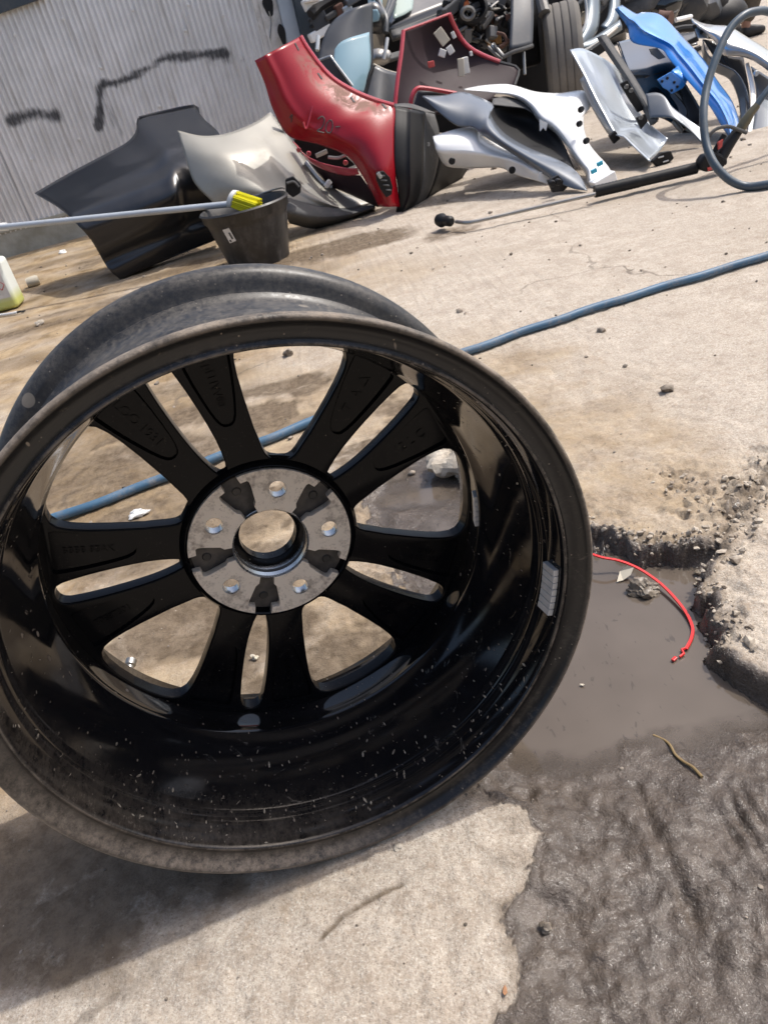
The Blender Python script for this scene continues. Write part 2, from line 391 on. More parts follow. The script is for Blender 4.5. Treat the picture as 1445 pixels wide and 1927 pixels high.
# dirty left-front ground
c = G(140, 1650); damp = np.maximum(damp, 1.0*sstep(1.2, .3, ((XX-c[0])/.30)**2+((YY-c[1])/.13)**2+.5*fbm(XX, YY, 16, 95, 4)))
reg = sstep(1.25, .7, ((XX+.32)/.6)**2+((YY-1.25)/.62)**2); damp = np.maximum(damp, .9*reg*sstep(-.02, .30, fbm(XX, YY, 7, 401, 5, .6)))
reg = sstep(-.1, -.5, XX)*sstep(1.5, 2.0, YY)*sstep(5.2, 4.2, YY); damp = np.maximum(damp, .8*reg*sstep(.08, .40, fbm(XX*.8, YY*1.5, 3.6, 411, 5, .6)))
put('damp', damp)
put('dirt', np.maximum(sstep(.3, -.55, XX+.35*fbm(XX, YY, 2.5, 97, 4)-.10*(YY-1))*sstep(.45, .75, YY), .75*sstep(1.3, .5, ((XX+.2)/.75)**2+((YY-1.25)/.7)**2+.6*fbm(XX, YY, 4, 99, 4))))
t = NT('yard_concrete'); co = t.coord('Object')
n_big = t.noise(2.2, 5, .6); n_mid = t.noise(14, 6, .65); n_fine = t.noise(130, 5, .7); n_grit = t.noise(420, 2, .6)
n_ult = t.noise(1000, 3, .7)
dry = t.mix(t.ramp(n_mid, .35, .68), (.35, .294, .236), (.52, .458, .382))
dry = t.mix(t.ramp(n_big, .42, .62, 0, .55), dry, (.43, .375, .31))
dry = t.mix(t.ramp(n_fine, .52, .70, 0, .55), dry, (.26, .22, .18))
dry = t.mix(t.ramp(n_grit, .58, .72, 0, .75), dry, (.62, .58, .51))
dry = t.mix(t.ramp(n_grit, .40, .30, 0, .8), dry, (.20, .165, .13))
dry = t.mix(t.ramp(n_ult, .58, .70, 0, .5), dry, (.19, .16, .13))
pit = t.voro(240); dry = t.mix(t.math('MULTIPLY', t.ramp(pit, .16, .08), t.ramp(n_mid, .45, .6)), dry, (.13, .11, .09))
n_p2 = t.noise(230, 4, .7); dry = t.mix(t.ramp(n_p2, .52, .64, 0, .5), dry, (.24, .19, .14)); dry = t.mix(t.ramp(n_p2, .46, .34, 0, .45), dry, (.60, .54, .46))
n_pat = t.noise(48, 5, .7); dry = t.mix(t.ramp(n_pat, .54, .72, 0, .75), dry, (.27, .21, .155)); dry = t.mix(t.ramp(n_pat, .42, .28, 0, .5), dry, (.58, .52, .43))
dirt = t.attr('dirt')
brown = t.mix(t.ramp(t.noise(9, 6, .7), .35, .65), (.18, .122, .065), (.40, .30, .18))
dry = t.mix(t.math('MULTIPLY', dirt, t.ramp(t.noise(4, 6, .7, t.mapv((.85, 1.1, 1)), dist=.5), .34, .56, .30, 1)), dry, brown)
stn = t.noise(1.1, 6, .65, dist=.7); dry = t.mix(t.ramp(stn, .52, .72, 0, .55), dry, (.29, .235, .175))
ve = t.new('ShaderNodeTexVoronoi', feature='DISTANCE_TO_EDGE'); ve.inputs['Scale'].default_value = .8
add_ = t.new('ShaderNodeVectorMath', operation='ADD'); nv3 = t.new('ShaderNodeTexNoise'); nv3.inputs['Scale'].default_value = 4; nv3.inputs['Detail'].default_value = 5
t.l.new(co, nv3.inputs['Vector']); sc_ = t.new('ShaderNodeVectorMath', operation='SCALE'); t.l.new(nv3.outputs['Color'], sc_.inputs[0]); sc_.inputs['Scale'].default_value = .35; t.l.new(sc_.outputs[0], add_.inputs[0]); t.l.new(co, add_.inputs[1]); t.l.new(add_.outputs[0], ve.inputs['Vector'])
dry = t.mix(t.math('MULTIPLY', t.ramp(ve.outputs[0], .005, .0015), t.ramp(t.noise(2, 2), .45, .6, 0, .8)), dry, (.14, .115, .09))
dampf = t.attr('damp')
dampf = t.ramp(t.math('MULTIPLY', dampf, t.ramp(t.noise(18, 6, .7), .30, .60, .35, 1.1)), .08, .72)
wetc = t.mix(t.ramp(n_pat, .35, .65), (.085, .062, .042), (.17, .132, .095))
c1 = t.mix(t.math('MULTIPLY', dampf, .9), dry, wetc)
mud = t.attr('mud')
mudf = t.ramp(t.math('ADD', mud, t.math('MULTIPLY', t.math('SUBTRACT', n_mid, .5), .9)), .32, .62)
mudc = t.mix(t.ramp(t.noise(30, 6, .7), .35, .68), (.055, .041, .031), (.118, .092, .071))
mudc = t.mix(t.ramp(n_grit, .66, .74, 0, .5), mudc, (.33, .29, .25))
t.set(base_color=t.mix(mudf, c1, mudc))
wetg = t.math('MULTIPLY', mudf, t.ramp(t.noise(60, 5, .75), .36, .46))
rough_dry = .92
t.set(roughness=t.mixf(wetg, t.mixf(mudf, rough_dry, .60), .17), specular=t.mixf(mudf, t.mixf(dampf, .25, .05), .5))
b1 = t.bump(n_fine, .75, .003); b2 = t.bump(n_grit, .7, .0014, b1); b2 = t.bump(n_ult, .5, .0006, b2)
b3 = t.bump(t.noise(60, 4, .6), .35, .003, b2)
t.set(coat_weight=t.math('MULTIPLY', wetg, .36), coat_roughness=.10); cb = t.new('ShaderNodeBump'); t.l.new(t.noise(150, 4, .7), cb.inputs['Height']); cb.inputs['Strength'].default_value = .55; cb.inputs['Distance'].default_value = .003; t.l.new(cb.outputs[0], t.b.inputs['Coat Normal'])
b4 = t.bump(t.math('MULTIPLY', mudf, t.noise(220, 4, .7)), .85, .003, b3)
M['ground'] = t.m; me.materials.append(t.m)
ground = link(bpy.data.objects.new('ground', me)); tag(ground, kind='structure')

# murky water lying in the broken-out hollow
t = NT('murky_water'); w = t.noise(6, 3, .6); dp = t.attr('depth')
fleck = t.ramp(t.noise(120, 3, .6, t.mapv((1, .4, 1)), dist=.5), .66, .70, 0, .6)
t.set(base_color=t.mix(fleck, t.mix(t.ramp(w, .3, .7), (.09, .072, .056), (.125, .102, .082)), (.05, .042, .034)), roughness=.05, specular=.5, alpha=t.ramp(dp, .0, .42, .12, 1))
t.bump(t.noise(28, 3), .05, .002)
def water(zw, x0, x1, y0, y1, inside):
    jj = np.where((gy > y0) & (gy < y1))[0]; ii = np.where((gx > x0) & (gx < x1))[0]
    sx, sy, sh = XX[np.ix_(jj, ii)], YY[np.ix_(jj, ii)], h[np.ix_(jj, ii)]; dep = zw-sh; ok = (dep > -.0025) & (inside[np.ix_(jj, ii)] > .5)
    nY, nX = sx.shape; q = ok[:-1, :-1] & ok[1:, :-1] & ok[:-1, 1:] & ok[1:, 1:]; J, I = np.where(q); b0 = J*nX+I
    F2 = np.stack([b0, b0+1, b0+nX+1, b0+nX], -1); used = np.unique(F2); remap = np.full(nY*nX, -1); remap[used] = np.arange(len(used))
    VV = np.stack([sx, sy, np.full_like(sx, zw)], -1).reshape(-1, 3)[used]
    me2 = bpy.data.meshes.new('puddle'); me2.from_pydata([tuple(v_) for v_ in VV], [], [tuple(f_) for f_ in remap[F2]])
    a_ = me2.attributes.new('depth', 'FLOAT', 'POINT'); a_.data.foreach_set('value', np.clip(dep.reshape(-1)[used]/.01, 0, 1).astype(np.float32))
    me2.materials.append(t.m); me2.polygons.foreach_set('use_smooth', [True]*len(me2.polygons)); return tag(link(bpy.data.objects.new('puddle', me2)), kind='structure')
water(WATER_Z, -.05, 1.6, .22, .98, mudmask)
water(-.0125, -.12, .5, .98, 1.5, mudmask)

# unseen wall added behind the viewer for glossy panels to mirror instead of sky
t = NT('added_wall_render'); t.set(base_color=t.mix(t.ramp(t.noise(1.5, 5), .35, .65), (.10, .095, .085), (.17, .16, .145)), roughness=.9)
o = MB().box((2, -6.5, 1.7), (34, .3, 3.4)).build('reflection_wall', t.m, None, smooth=False, bevel=.02); tag(o, kind='structure')
# loose grit
mb = MB(); bm = bmesh.new(); bmesh.ops.create_icosphere(bm, subdivisions=1, radius=1); iv = np.array([v.co[:] for v in bm.verts]); iff = [[v.index for v in f.verts] for f in bm.faces]; bm.free()
def hz(x, y):
    i = np.clip(np.searchsorted(gx, x)-1, 0, nx-1); j = np.clip(np.searchsorted(gy, y)-1, 0, ny-1); return h[j, i]
for k in range(1500):
    if k < 900 and k % 2: continue
    if k < 900: x, y = rng.uniform(-.6, .55), rng.uniform(.27, 1.3)
    else: x, y = rng.uniform(-2.2, 2.2), rng.uniform(1.2, 4.6)
    r = rng.gamma(1.5, .00045)+.0006 if k < 900 else rng.gamma(2, .0014)+.0015
    if k % 97 == 0: r *= 2
    z = hz(x, y); b = len(mb.v)
    if mudmask[min(ny-1, np.searchsorted(gy, y)), min(nx-1, np.searchsorted(gx, x))] > .3 and (k % 4 or z < WATER_Z): continue
    for p in iv*rng.uniform(.6, 1.3, (len(iv), 1)): mb.v.append((x+p[0]*r, y+p[1]*r*.9, z+r*.35+p[2]*r*.65))
    mb.f += [tuple(b+i for i in f) for f in iff]
t = NT('grit_stone'); t.set(base_color=t.mix(t.ramp(t.noise(45, 2), .38, .62), (.11, .09, .07), (.34, .29, .235)), roughness=.9); M['grit'] = t.m
tag(mb.build('grit', t.m, sharp=60), 'fine loose grit scattered over the yard', 'grit', kind='stuff')

# broken rubble along the slab edges and in the crack
mb = MB(); cand = np.argwhere((np.abs(d_m+.006) < .022) & (YY > .60) & (YY < 1.1) & (XX > .18) & (XX < .62) | (fillc*mudmask > .5) & (XX < .62) | (crumb > .55) & (XX < .62))
sel = cand[rng.choice(len(cand), 620, replace=False)]
for (j, i) in sel:
    x, y, z = XX[j, i]+rng.normal(0, .002), YY[j, i]+rng.normal(0, .002), h[j, i]
    if z < WATER_Z-.001 and rng.random() < .7: continue
    if crumb[j, i] > .4 and rng.random() < .65: continue
    r = min(.010, .0016+rng.gamma(1.6, .0013)); b = len(mb.v); Rr = np.array(Matrix.Rotation(rng.uniform(0, 6), 3, Vector(rng.normal(size=3)).normalized()))
    k_ = rng.uniform(.55, 1.25, (len(iv), 1))
    for p in (iv*k_*np.array([1, .8, .6]))@Rr.T: mb.v.append((x+p[0]*r, y+p[1]*r, z+r*.25+p[2]*r))
    mb.f += [tuple(b+q for q in f) for f in iff]
t = NT('rubble_stone'); t.set(base_color=t.mix(t.ramp(t.noise(70, 3), .38, .62), (.22, .18, .14), (.48, .42, .34)), roughness=.9); t.bump(t.noise(300, 3), .5, .001)
tag(mb.build('rubble', t.m, smooth=False), 'crumbled concrete bits along the broken slab edges', 'rubble', kind='stuff')
# ------------------------------------------------------------------ the alloy wheel
WC = np.array([-0.0901, 0.4853, 0.2664]); WN = np.array([-.1534, .9876, -.0325]); WN /= np.linalg.norm(WN)
WV = np.array([0, 0, 1.])-WN*WN[2]; WV /= np.linalg.norm(WV); WU = np.cross(WV, -WN)
RL = .259
wheel = thing('alloy_wheel', 'bare black alloy wheel rim standing upright with its inner side facing, no tyre', 'wheel rim')
mw = Matrix((tuple(WU), tuple(WV), tuple(-WN))).transposed().to_4x4(); mw.translation = Vector(WC-WV*RL); wheel.matrix_world = mw

def wheel_mat(name, lip):
    t = NT(name); co = t.coord('Object')
    sep = t.new('ShaderNodeSeparateXYZ'); t.l.new(co, sep.inputs[0]); X, Y, Z = sep.outputs
    r = t.math('SQRT', t.math('ADD', t.math('MULTIPLY', X, X), t.math('MULTIPLY', Y, Y)))
    d = t.math('MULTIPLY', Z, -1.)
    nz = t.noise(38, 6, .7); nf = t.noise(200, 5, .75); nstr = t.noise(90, 4, .7, t.mapv((1, 1, .35)), dist=1.0)
    lipf = t.ramp(r, .2362, .240)                              # flange rings: dull, grimy
    deep = t.ramp(d, .004, .06)
    lowleft = t.math('MULTIPLY', t.ramp(t.math('ADD', t.math('MULTIPLY', X, -.80), t.math('MULTIPLY', Y, -.6)), .10, .225), t.ramp(d, .075, .012))
    nff = t.noise(260, 4, .75, t.mapv((1, 1, .5)))
    dust_in = t.math('MULTIPLY', t.ramp(t.math('ADD', t.math('MULTIPLY', nff, .6), t.math('MULTIPLY', nz, .5)), .40, .78), t.math('ADD', t.math('MULTIPLY', lowleft, .38), .01))
    outer = t.math('MULTIPLY', t.ramp(d, .012, .02), t.ramp(r, .2395, .2410))
    dust_lip = t.math('MULTIPLY', lipf, t.math('ADD', t.math('MULTIPLY', t.ramp(t.math('ADD', t.math('MULTIPLY', nz, .6), t.math('MULTIPLY', nf, .55)), .58, .76, .0, .50), t.ramp(t.noise(7, 3), .35, .62, .25, 1)), t.math('MULTIPLY', t.math('MULTIPLY', lowleft, t.ramp(t.noise(150, 6, .8), .36, .60, .15, 1)), 1.1)))
    edge = t.math('MULTIPLY', t.ramp(r, .2535, .2572), t.ramp(t.noise(30, 7, .8), .36, .60, .15, .95))
    dust = t.math('MAXIMUM', t.math('MAXIMUM', dust_in, dust_lip), edge)
    upf = t.ramp(t.normz(), -.15, .75, .10, 1); dust_lip2 = t.math('MULTIPLY', dust_lip, upf)
    dust = t.math('MAXIMUM', t.math('MAXIMUM', dust_in, dust_lip2), edge)
    # flecks and smears
    v1 = t.voro(150, vec=t.mapv((1, 1, .45))); fl = t.math('MULTIPLY', t.ramp(v1, .13, .07), t.ramp(t.noise(24, 3), .47, .55))
    v2 = t.voro(60, vec=t.mapv((1.0, .35, .5))); fl2 = t.math('MULTIPLY', t.ramp(v2, .075, .05), t.ramp(t.noise(13, 2), .46, .52))
    smear = t.math('MULTIPLY', t.ramp(t.noise(24, 8, .8, dist=2.2), .61, .69), .5)
    dust = t.math('MAXIMUM', dust, t.math('MULTIPLY', t.math('MAXIMUM', t.math('MAXIMUM', fl, fl2), smear), .8))
    spots = t.math('MULTIPLY', t.ramp(t.voro(21), .16, .14), t.ramp(t.voro(21, 'Color'), .72, .75))
    dust = t.math('MAXIMUM', dust, t.math('MULTIPLY', t.math('MULTIPLY', spots, outer), .55))
    ridge = t.math('MULTIPLY', t.math('MULTIPLY', t.ramp(r, .2352, .2362), t.ramp(r, .2385, .2374)), t.ramp(t.noise(40, 5, .7), .42, .62, .05, .5))
    dust = t.math('MAXIMUM', dust, ridge)
    base = t.mix(lipf, (.006, .0062, .0075), (.008, .008, .0085))
    t.set(base_color=t.mix(dust, base, t.mix(nz, (.16, .122, .088), (.33, .285, .235))), roughness=t.mixf(dust, t.mixf(lipf, t.mixf(t.ramp(nz, .4, .7), .07, .15), .30), .85), specular=.4)
    t.bump(t.math('ADD', t.math('MULTIPLY', dust, .6), t.math('MULTIPLY', t.ramp(t.noise(30, 5, .7), .3, .7), t.math('MULTIPLY', t.ramp(r, .252, .256), 1.5))), .35, .0012)
    return t.m
def outer_mat():
    t = NT('dusty_outer_rim'); nz = t.noise(30, 6, .7); nf = t.noise(210, 5, .75); sp_ = t.voro(160)
    d = t.ramp(t.math('ADD', t.math('MULTIPLY', nf, .65), t.math('MULTIPLY', nz, .45)), .47, .75, .03, .55)
    d = t.math('MULTIPLY', d, t.ramp(t.normz(), .05, .9, .12, 1))
    d = t.math('MAXIMUM', d, t.math('MULTIPLY', t.ramp(sp_, .14, .08), t.ramp(t.noise(50, 2), .5, .58, 0, .8)))
    d = t.math('MAXIMUM', d, t.math('MULTIPLY', t.math('MULTIPLY', t.ramp(t.voro(19), .15, .135), t.ramp(t.voro(19, 'Color'), .66, .68)), .75))
    d = t.math('MAXIMUM', d, t.math('MULTIPLY', t.ramp(t.noise(26, 9, .8, dist=2.5), .66, .70), .6))
    t.set(base_color=t.mix(d, (.016, .0165, .018), t.mix(nz, (.12, .105, .085), (.28, .25, .21))), roughness=t.mixf(d, .32, .85), specular=.4); t.bump(nf, .25, .0005); return t.m
M['rim_out'] = outer_mat()
M['rim'] = wheel_mat('black_rim', True)
def gloss_black():
    t = NT('gloss_black_spoke'); nz = t.noise(60, 6, .7); nf = t.noise(300, 3, .7)
    v1 = t.voro(120); fl = t.math('MULTIPLY', t.ramp(v1, .10, .06), t.ramp(t.noise(35, 2), .56, .6))
    d = t.math('MAXIMUM', t.math('MULTIPLY', fl, .6), t.math('MULTIPLY', t.ramp(nf, .62, .78), .12))
    t.set(base_color=t.mix(d, (.004, .0042, .0052), (.25, .22, .18)), roughness=t.mixf(d, t.ramp(nz, .35, .7, .12, .24), .8), specular=.14); t.bump(nf, .05, .0004); return t.m
M['spoke'] = gloss_black()
t = NT('hub_face_alloy')
nz = t.noise(45, 6, .75); nr = t.noise(14, 4, .6)
grime = t.math('MULTIPLY', t.ramp(t.math('ADD', t.math('MULTIPLY', nz, .75), t.math('MULTIPLY', nr, .4)), .59, .75), .95)
grime = t.math('MAXIMUM', grime, t.ramp(t.noise(160, 5, .8), .58, .70, 0, .75))
t.set(base_color=t.mix(grime, (.76, .68, .575), (.12, .078, .054)), roughness=t.mixf(grime, .5, .8), metallic=.0); so_ = t.new('ShaderNodeSeparateXYZ'); t.l.new(t.coord(), so_.inputs[0]); rr2 = t.math('SQRT', t.math('ADD', t.math('MULTIPLY', so_.outputs[0], so_.outputs[0]), t.math('MULTIPLY', so_.outputs[1], so_.outputs[1])))
t.bump(t.math('ADD', t.math('MULTIPLY', t.math('SINE', t.math('MULTIPLY', rr2, 4200.)), .3), t.noise(350, 3)), .2, .0005); M['hub'] = t.m
t = NT('hub_recess_black'); t.set(base_color=t.mix(t.ramp(t.noise(60, 5), .35, .7), (.022, .021, .021), (.085, .075, .066)), roughness=.6); M['recess'] = t.m

def wpart(o): o.location = (0, RL, 0); return o
def wobj(name, mb, mat, parent=wheel, **kw):
    o = mb.build(name, mat, parent, **kw)
    if parent is wheel: wpart(o)
    return o
prof_in = [(.2590, .0075), (.2591, .004), (.2584, .0012), (.2566, .0), (.2546, .0004), (.2534, .0022), (.2505, .0062), (.2465, .0090), (.2425, .0100), (.2392, .0098), (.2374, .0082), (.2362, .0082), (.2350, .0095), (.2340, .014),
           (.2328, .022), (.2316, .033), (.2318, .0345), (.2302, .0365), (.2290, .045), (.2293, .0465), (.2280, .0482), (.2262, .056), (.2215, .074), (.2165, .094), (.2122, .114), (.2098, .130), (.2080, .1335), (.2074, .1365), (.2082, .1405), (.2112, .147),
           (.2124, .156), (.2126, .170), (.2126, .205)]
prof_out = [(.220, .2125), (.234, .2150), (.246, .2185), (.252, .2232), (.2562, .2245), (.2586, .2232), (.2590, .219), (.2588, .2145), (.2574, .2090), (.2535, .2045), (.2470, .2012), (.2405, .2000), (.2378, .1985), (.2374, .1940), (.2376, .187), (.2402, .1838), (.2406, .1812), (.2372, .1780), (.2345, .172), (.2335, .150), (.2325, .136), (.2255, .124),
            (.2285, .098), (.2340, .072), (.2392, .0545), (.2428, .0475), (.2408, .0425), (.2418, .024), (.2440, .0185), (.2495, .0150), (.2560, .0125)]
SEG = 220
barrel = wobj('barrel', MB().lathe([(r, -d) for r, d in prof_in+prof_out], SEG, closed=True), [M['rim'], M['rim_out']], sharp=50)
np_ = len(prof_in+prof_out); barrel.data.polygons.foreach_set('material_index', [1 if (k % np_) >= len(prof_in)+5 and (k % np_) < np_-1 else 0 for k in range(len(barrel.data.polygons))])

# spokes: ten, in five pairs
GA = 67.0                                                       # angle of one wide gap; slots lie 36 degrees off
sl_r = np.array([.078, .0845, .0852, .0865, .090, .097, .108, .120, .135, .150, .17, .188, .199, .2045, .2072, .2082, .2085, .2125])
sl_a = np.array([0, 0, 1.1, 2.1, 3.2, 4.2, 5.0, 5.3, 5.2, 4.9, 4.4, 3.8, 3.3, 2.6, 1.5, .6, 0, 0])
gp_r = np.array([.078, .0872, .0875, .0880, .0895, .0925, .098, .108, .12, .135, .15, .17, .185, .196, .203, .2072, .2095, .2103, .2106, .2125])
gp_a = np.array([0, 0, 2.5, 4.6, 6.6, 8.3, 9.8, 11.3, 12.9, 14.0, 14.9, 15.6, 15.7, 15.2, 14.0, 12.0, 8.8, 5, 0, 0])
D0, D1 = .1745, .190
def spoke_mesh(sign, name):
    rr = np.r_[np.linspace(.078, .0845, 3), np.linspace(.0848, .098, 12), np.linspace(.102, .198, 22), np.linspace(.2, .2082, 9), [.2085, .2106, .2125]]
    rg = np.r_[np.linspace(.078, .0872, 3), np.linspace(.0873, .0975, 14), np.linspace(.102, .196, 22), np.linspace(.198, .2103, 12), [.2106, .2125]]
    P = [(r, np.interp(r, sl_r, sl_a)) for r in rr]
    P += [(.2125, a) for a in np.linspace(4, 32, 8)]
    P += [(r, 36-np.interp(r, gp_r, gp_a)) for r in rg[::-1]]
    P += [(.078, a) for a in np.linspace(27, 9, 3)]
    bm = bmesh.new()
    pos = [(r*math.cos(R_(sign*a)), r*math.sin(R_(sign*a))) for r, a in P]; n = len(P)
    top = [bm.verts.new((x, y, -D0)) for x, y in pos]; bot = [bm.verts.new((x, y, -D1)) for x, y in pos]
    bm.faces.new(top); bm.faces.new(bot[::-1])
    bw = bm.edges.layers.float.new('bevel_weight_edge')
    for i in range(n):
        j = (i+1) % n; f = bm.faces.new((top[i], bot[i], bot[j], top[j])); f.smooth = True
        (ra, aa), (rb, ab) = P[i], P[j]
        seam = (aa < .01 and ab < .01) or (aa > 35.99 and ab > 35.99) or (ra > .2120 and rb > .2120) or (ra < .0785 and rb < .0785)
        if not seam:
            e = bm.edges.get((top[i], top[j])); e[bw] = 1.
    bmesh.ops.recalc_face_normals(bm, faces=bm.faces)
    me = bpy.data.meshes.new(name); bm.to_mesh(me); bm.free()
    o = bpy.data.objects.new('tmp', me); COL.objects.link(o)
    b = o.modifiers.new('b', 'BEVEL'); b.limit_method = 'WEIGHT'; b.width = .0024; b.segments = 3
    # cutter: tongue-shaped casting pocket
    cr = [.1265, .1275, .130, .136, .146, .16, .175, .19, .2005, .2035]; ca = [.0, 1.5, 2.7, 3.8, 4.7, 5.4, 5.9, 6.1, 6.1, 5.6]
    ring = lambda k: [(r*math.cos(R_(sign*(12.9+s_*(a+k*min(1, a*.6))))), r*math.sin(R_(sign*(12.9+s_*(a+k*min(1, a*.6)))))) for s_, seq in ((-1, list(zip(cr, ca))), (1, list(zip(cr, ca))[::-1])) for r, a in seq if not (s_ == 1 and a == 0)]
    A, B = ring(.55), ring(-.35); c = MB(); c.v = [(x, y, -D0+.001) for x, y in A]+[(x, y, -D0-.0038) for x, y in B]; k = len(A)
    c.f = [tuple(range(k)), tuple(range(2*k-1, k-1, -1))]+[(i, k+i, k+(i+1) % k, (i+1) % k) for i in range(k)]
    co_ = c.build('cut', None)
    md = o.modifiers.new('c', 'BOOLEAN'); md.operation = 'DIFFERENCE'; md.object = co_; md.solver = 'EXACT'
    dg = bpy.context.evaluated_depsgraph_get(); dg.update()
    out = bpy.data.meshes.new_from_object(o.evaluated_get(dg)); out.name = name
    bpy.data.objects.remove(o); bpy.data.objects.remove(co_)
    out.materials.clear(); out.materials.append(M['spoke'])
    out.polygons.foreach_set('use_smooth', [True]*len(out.polygons)); out.set_sharp_from_angle(angle=R_(32))
    return out
sm = {1: spoke_mesh(1, 'spoke'), -1: spoke_mesh(-1, 'spoke')}
spokes = {}
for k in range(5):
    for sg in (1, -1):
        o = bpy.data.objects.new('spoke', sm[sg]); link(o, wheel); wpart(o); o.rotation_euler = (0, 0, R_(GA+36+72*k)); spokes[(k, sg)] = o
def text_mesh(s_, size, ext, align='CENTER'):
    cu = bpy.data.curves.new('t', 'FONT'); cu.body = s_; cu.size = size; cu.extrude = ext; cu.align_x = align; cu.align_y = 'CENTER'; cu.resolution_u = 3
    o = bpy.data.objects.new('t', cu); COL.objects.link(o); dg = bpy.context.evaluated_depsgraph_get(); dg.update()
    me = bpy.data.meshes.new_from_object(o.evaluated_get(dg)); bpy.data.objects.remove(o); return me
# cast lettering on the spoke backs (k, side): text, size, reads inward?
cast = {(0, 1): ('LOO 1931', .0125, True), (0, -1): ('KpfTIW\u00ae', .012, True), (4, 1): ('T  A \u25b3', .013, False), (4, -1): ('12 L C', .013, False),
        (3, 1): ('BMW\n6 885 302', .0085, False), (3, -1): ('8 1/2Jx19 H2', .0085, False), (2, 1): ('GUSS 842 OTE', .0075, False), (2, -1): ('BRD DE\n  ALSI 7', .0085, True),
        (1, -1): ('BBBB 8BAK', .0095, True), (1, 1): ('70887301', .0095, True)}
for (k, sg), (s_, size, inward) in cast.items():
    tm = text_mesh(s_, size, .0011); tm.materials.clear(); tm.materials.append(M['spoke'])
    o = bpy.data.objects.new('cast_lettering', tm); o.parent = spokes[(k, sg)]; COL.objects.link(o)
    a = R_(sg*12.9); o.location = (.170*math.cos(a), .170*math.sin(a), -D0-.0036); o.rotation_euler = (0, 0, a+(math.pi if inward else 0))

# hub
def curve_fill(name, loops, z0, z1, mat, bevel=0):
    cu = bpy.data.curves.new('c', 'CURVE'); cu.dimensions = '2D'; cu.fill_mode = 'BOTH'; cu.extrude = abs(z1-z0)/2-bevel; cu.bevel_depth = bevel; cu.bevel_resolution = 1; cu.offset = -bevel
    for L in loops:
        sp = cu.splines.new('POLY'); sp.points.add(len(L)-1); sp.use_cyclic_u = True
        for p, (x, y) in zip(sp.points, L): p.co = (x, y, 0, 1)
    o = bpy.data.objects.new('c', cu); COL.objects.link(o); dg = bpy.context.evaluated_depsgraph_get(); dg.update()
    me = bpy.data.meshes.new_from_object(o.evaluated_get(dg)); bpy.data.objects.remove(o); me.name = name
    me.transform(Matrix.Translation((0, 0, (z0+z1)/2))); me.materials.clear(); me.materials.append(mat)
    me.polygons.foreach_set('use_smooth', [True]*len(me.polygons)); me.set_sharp_from_angle(angle=R_(30)); return me
def circ(r, n=40, c=(0, 0)): return [(c[0]+r*math.cos(2*math.pi*i/n), c[1]+r*math.sin(2*math.pi*i/n)) for i in range(n)]
def pol(r, a): return (r*math.cos(R_(a)), r*math.sin(R_(a)))
HD = .1662
bolts = [pol(.0595, GA+72*k) for k in range(5)]; studs = [pol(.0635, GA+36+72*k) for k in range(5)]
me_ = curve_fill('hub', [circ(.0832, 90), circ(.0355, 60)]+[circ(.0084, 24, b) for b in bolts], -.1755, -.1795, M['recess'])
wpart(link(bpy.data.objects.new('hub', me_), wheel))
wobj('hub_collar', MB().lathe([(.0802, -.1775), (.0806, -.1695), (.0822, -.1682), (.0838, -.1687), (.0880, -.1752), (.0900, -.1785), (.0800, -.1785)], 96, closed=True), M['spoke'], sharp=40)
pk = [(.0372, .0068), (.0450, .0074), (.0480, .0105), (.0640, .0152), (.0690, .0160), (.0712, .0150), (.0722, .0086), (.0800, .0082)]
def pock(ang, side):
    ca, sa = math.cos(R_(ang)), math.sin(R_(ang)); return [(x*ca-side*y*sa, x*sa+side*y*ca) for x, y in pk]
L0 = pock(-36, 1); L1 = pock(36, -1)
arc = lambda pa, pb, r, n: [(r*math.cos(t_), r*math.sin(t_)) for t_ in np.linspace(math.atan2(pa[1], pa[0]), math.atan2(pb[1], pb[0]), n)[1:-1]]
loop = L0+arc(L0[-1], L1[-1], .0804, 22)+L1[::-1]+arc(L1[0], L0[0], .0378, 10)
pad = curve_fill('mounting_pad', [loop, circ(.0086, 28, (.0595, 0))], -HD, -.1757, M['hub'], .0007)
sleeve = MB().lathe([(.0086, -HD-.0004), (.0081, -HD-.0016), (.0080, -.1790), (.0086, -.1790)], 28).build('bolt_hole', M['machined'], wheel); wpart(sleeve)
sl_me = sleeve.data; first = True
for k in range(5):
    o = link(bpy.data.objects.new('mounting_pad', pad), wheel); wpart(o); o.rotation_euler = (0, 0, R_(GA+72*k))
    if k == 0: o2 = sleeve
    else: o2 = link(bpy.data.objects.new('bolt_hole', sl_me), wheel)
    x, y = bolts[k]; o2.location = (x, y+RL, 0)
    wobj('stud_hole', MB().lathe([(.0001, -.1745), (.0036, -.1743), (.0048, -.1756)], 18, (*studs[k], 0)), M['shoe'])
wobj('centre_bore', MB().lathe([(.0378, -HD-.0006), (.0364, -HD-.0022), (.0360, -.1745), (.0366, -.1748), (.0366, -.1775), (.0358, -.178), (.0356, -.1870)], 72), M['machined'], sharp=25)
wobj('bore_ring', MB().lathe([(.0357, -.1868), (.0310, -.1885), (.0290, -.1905), (.0287, -.203), (.0357, -.203)], 72, closed=True), M['spoke'], sharp=30)
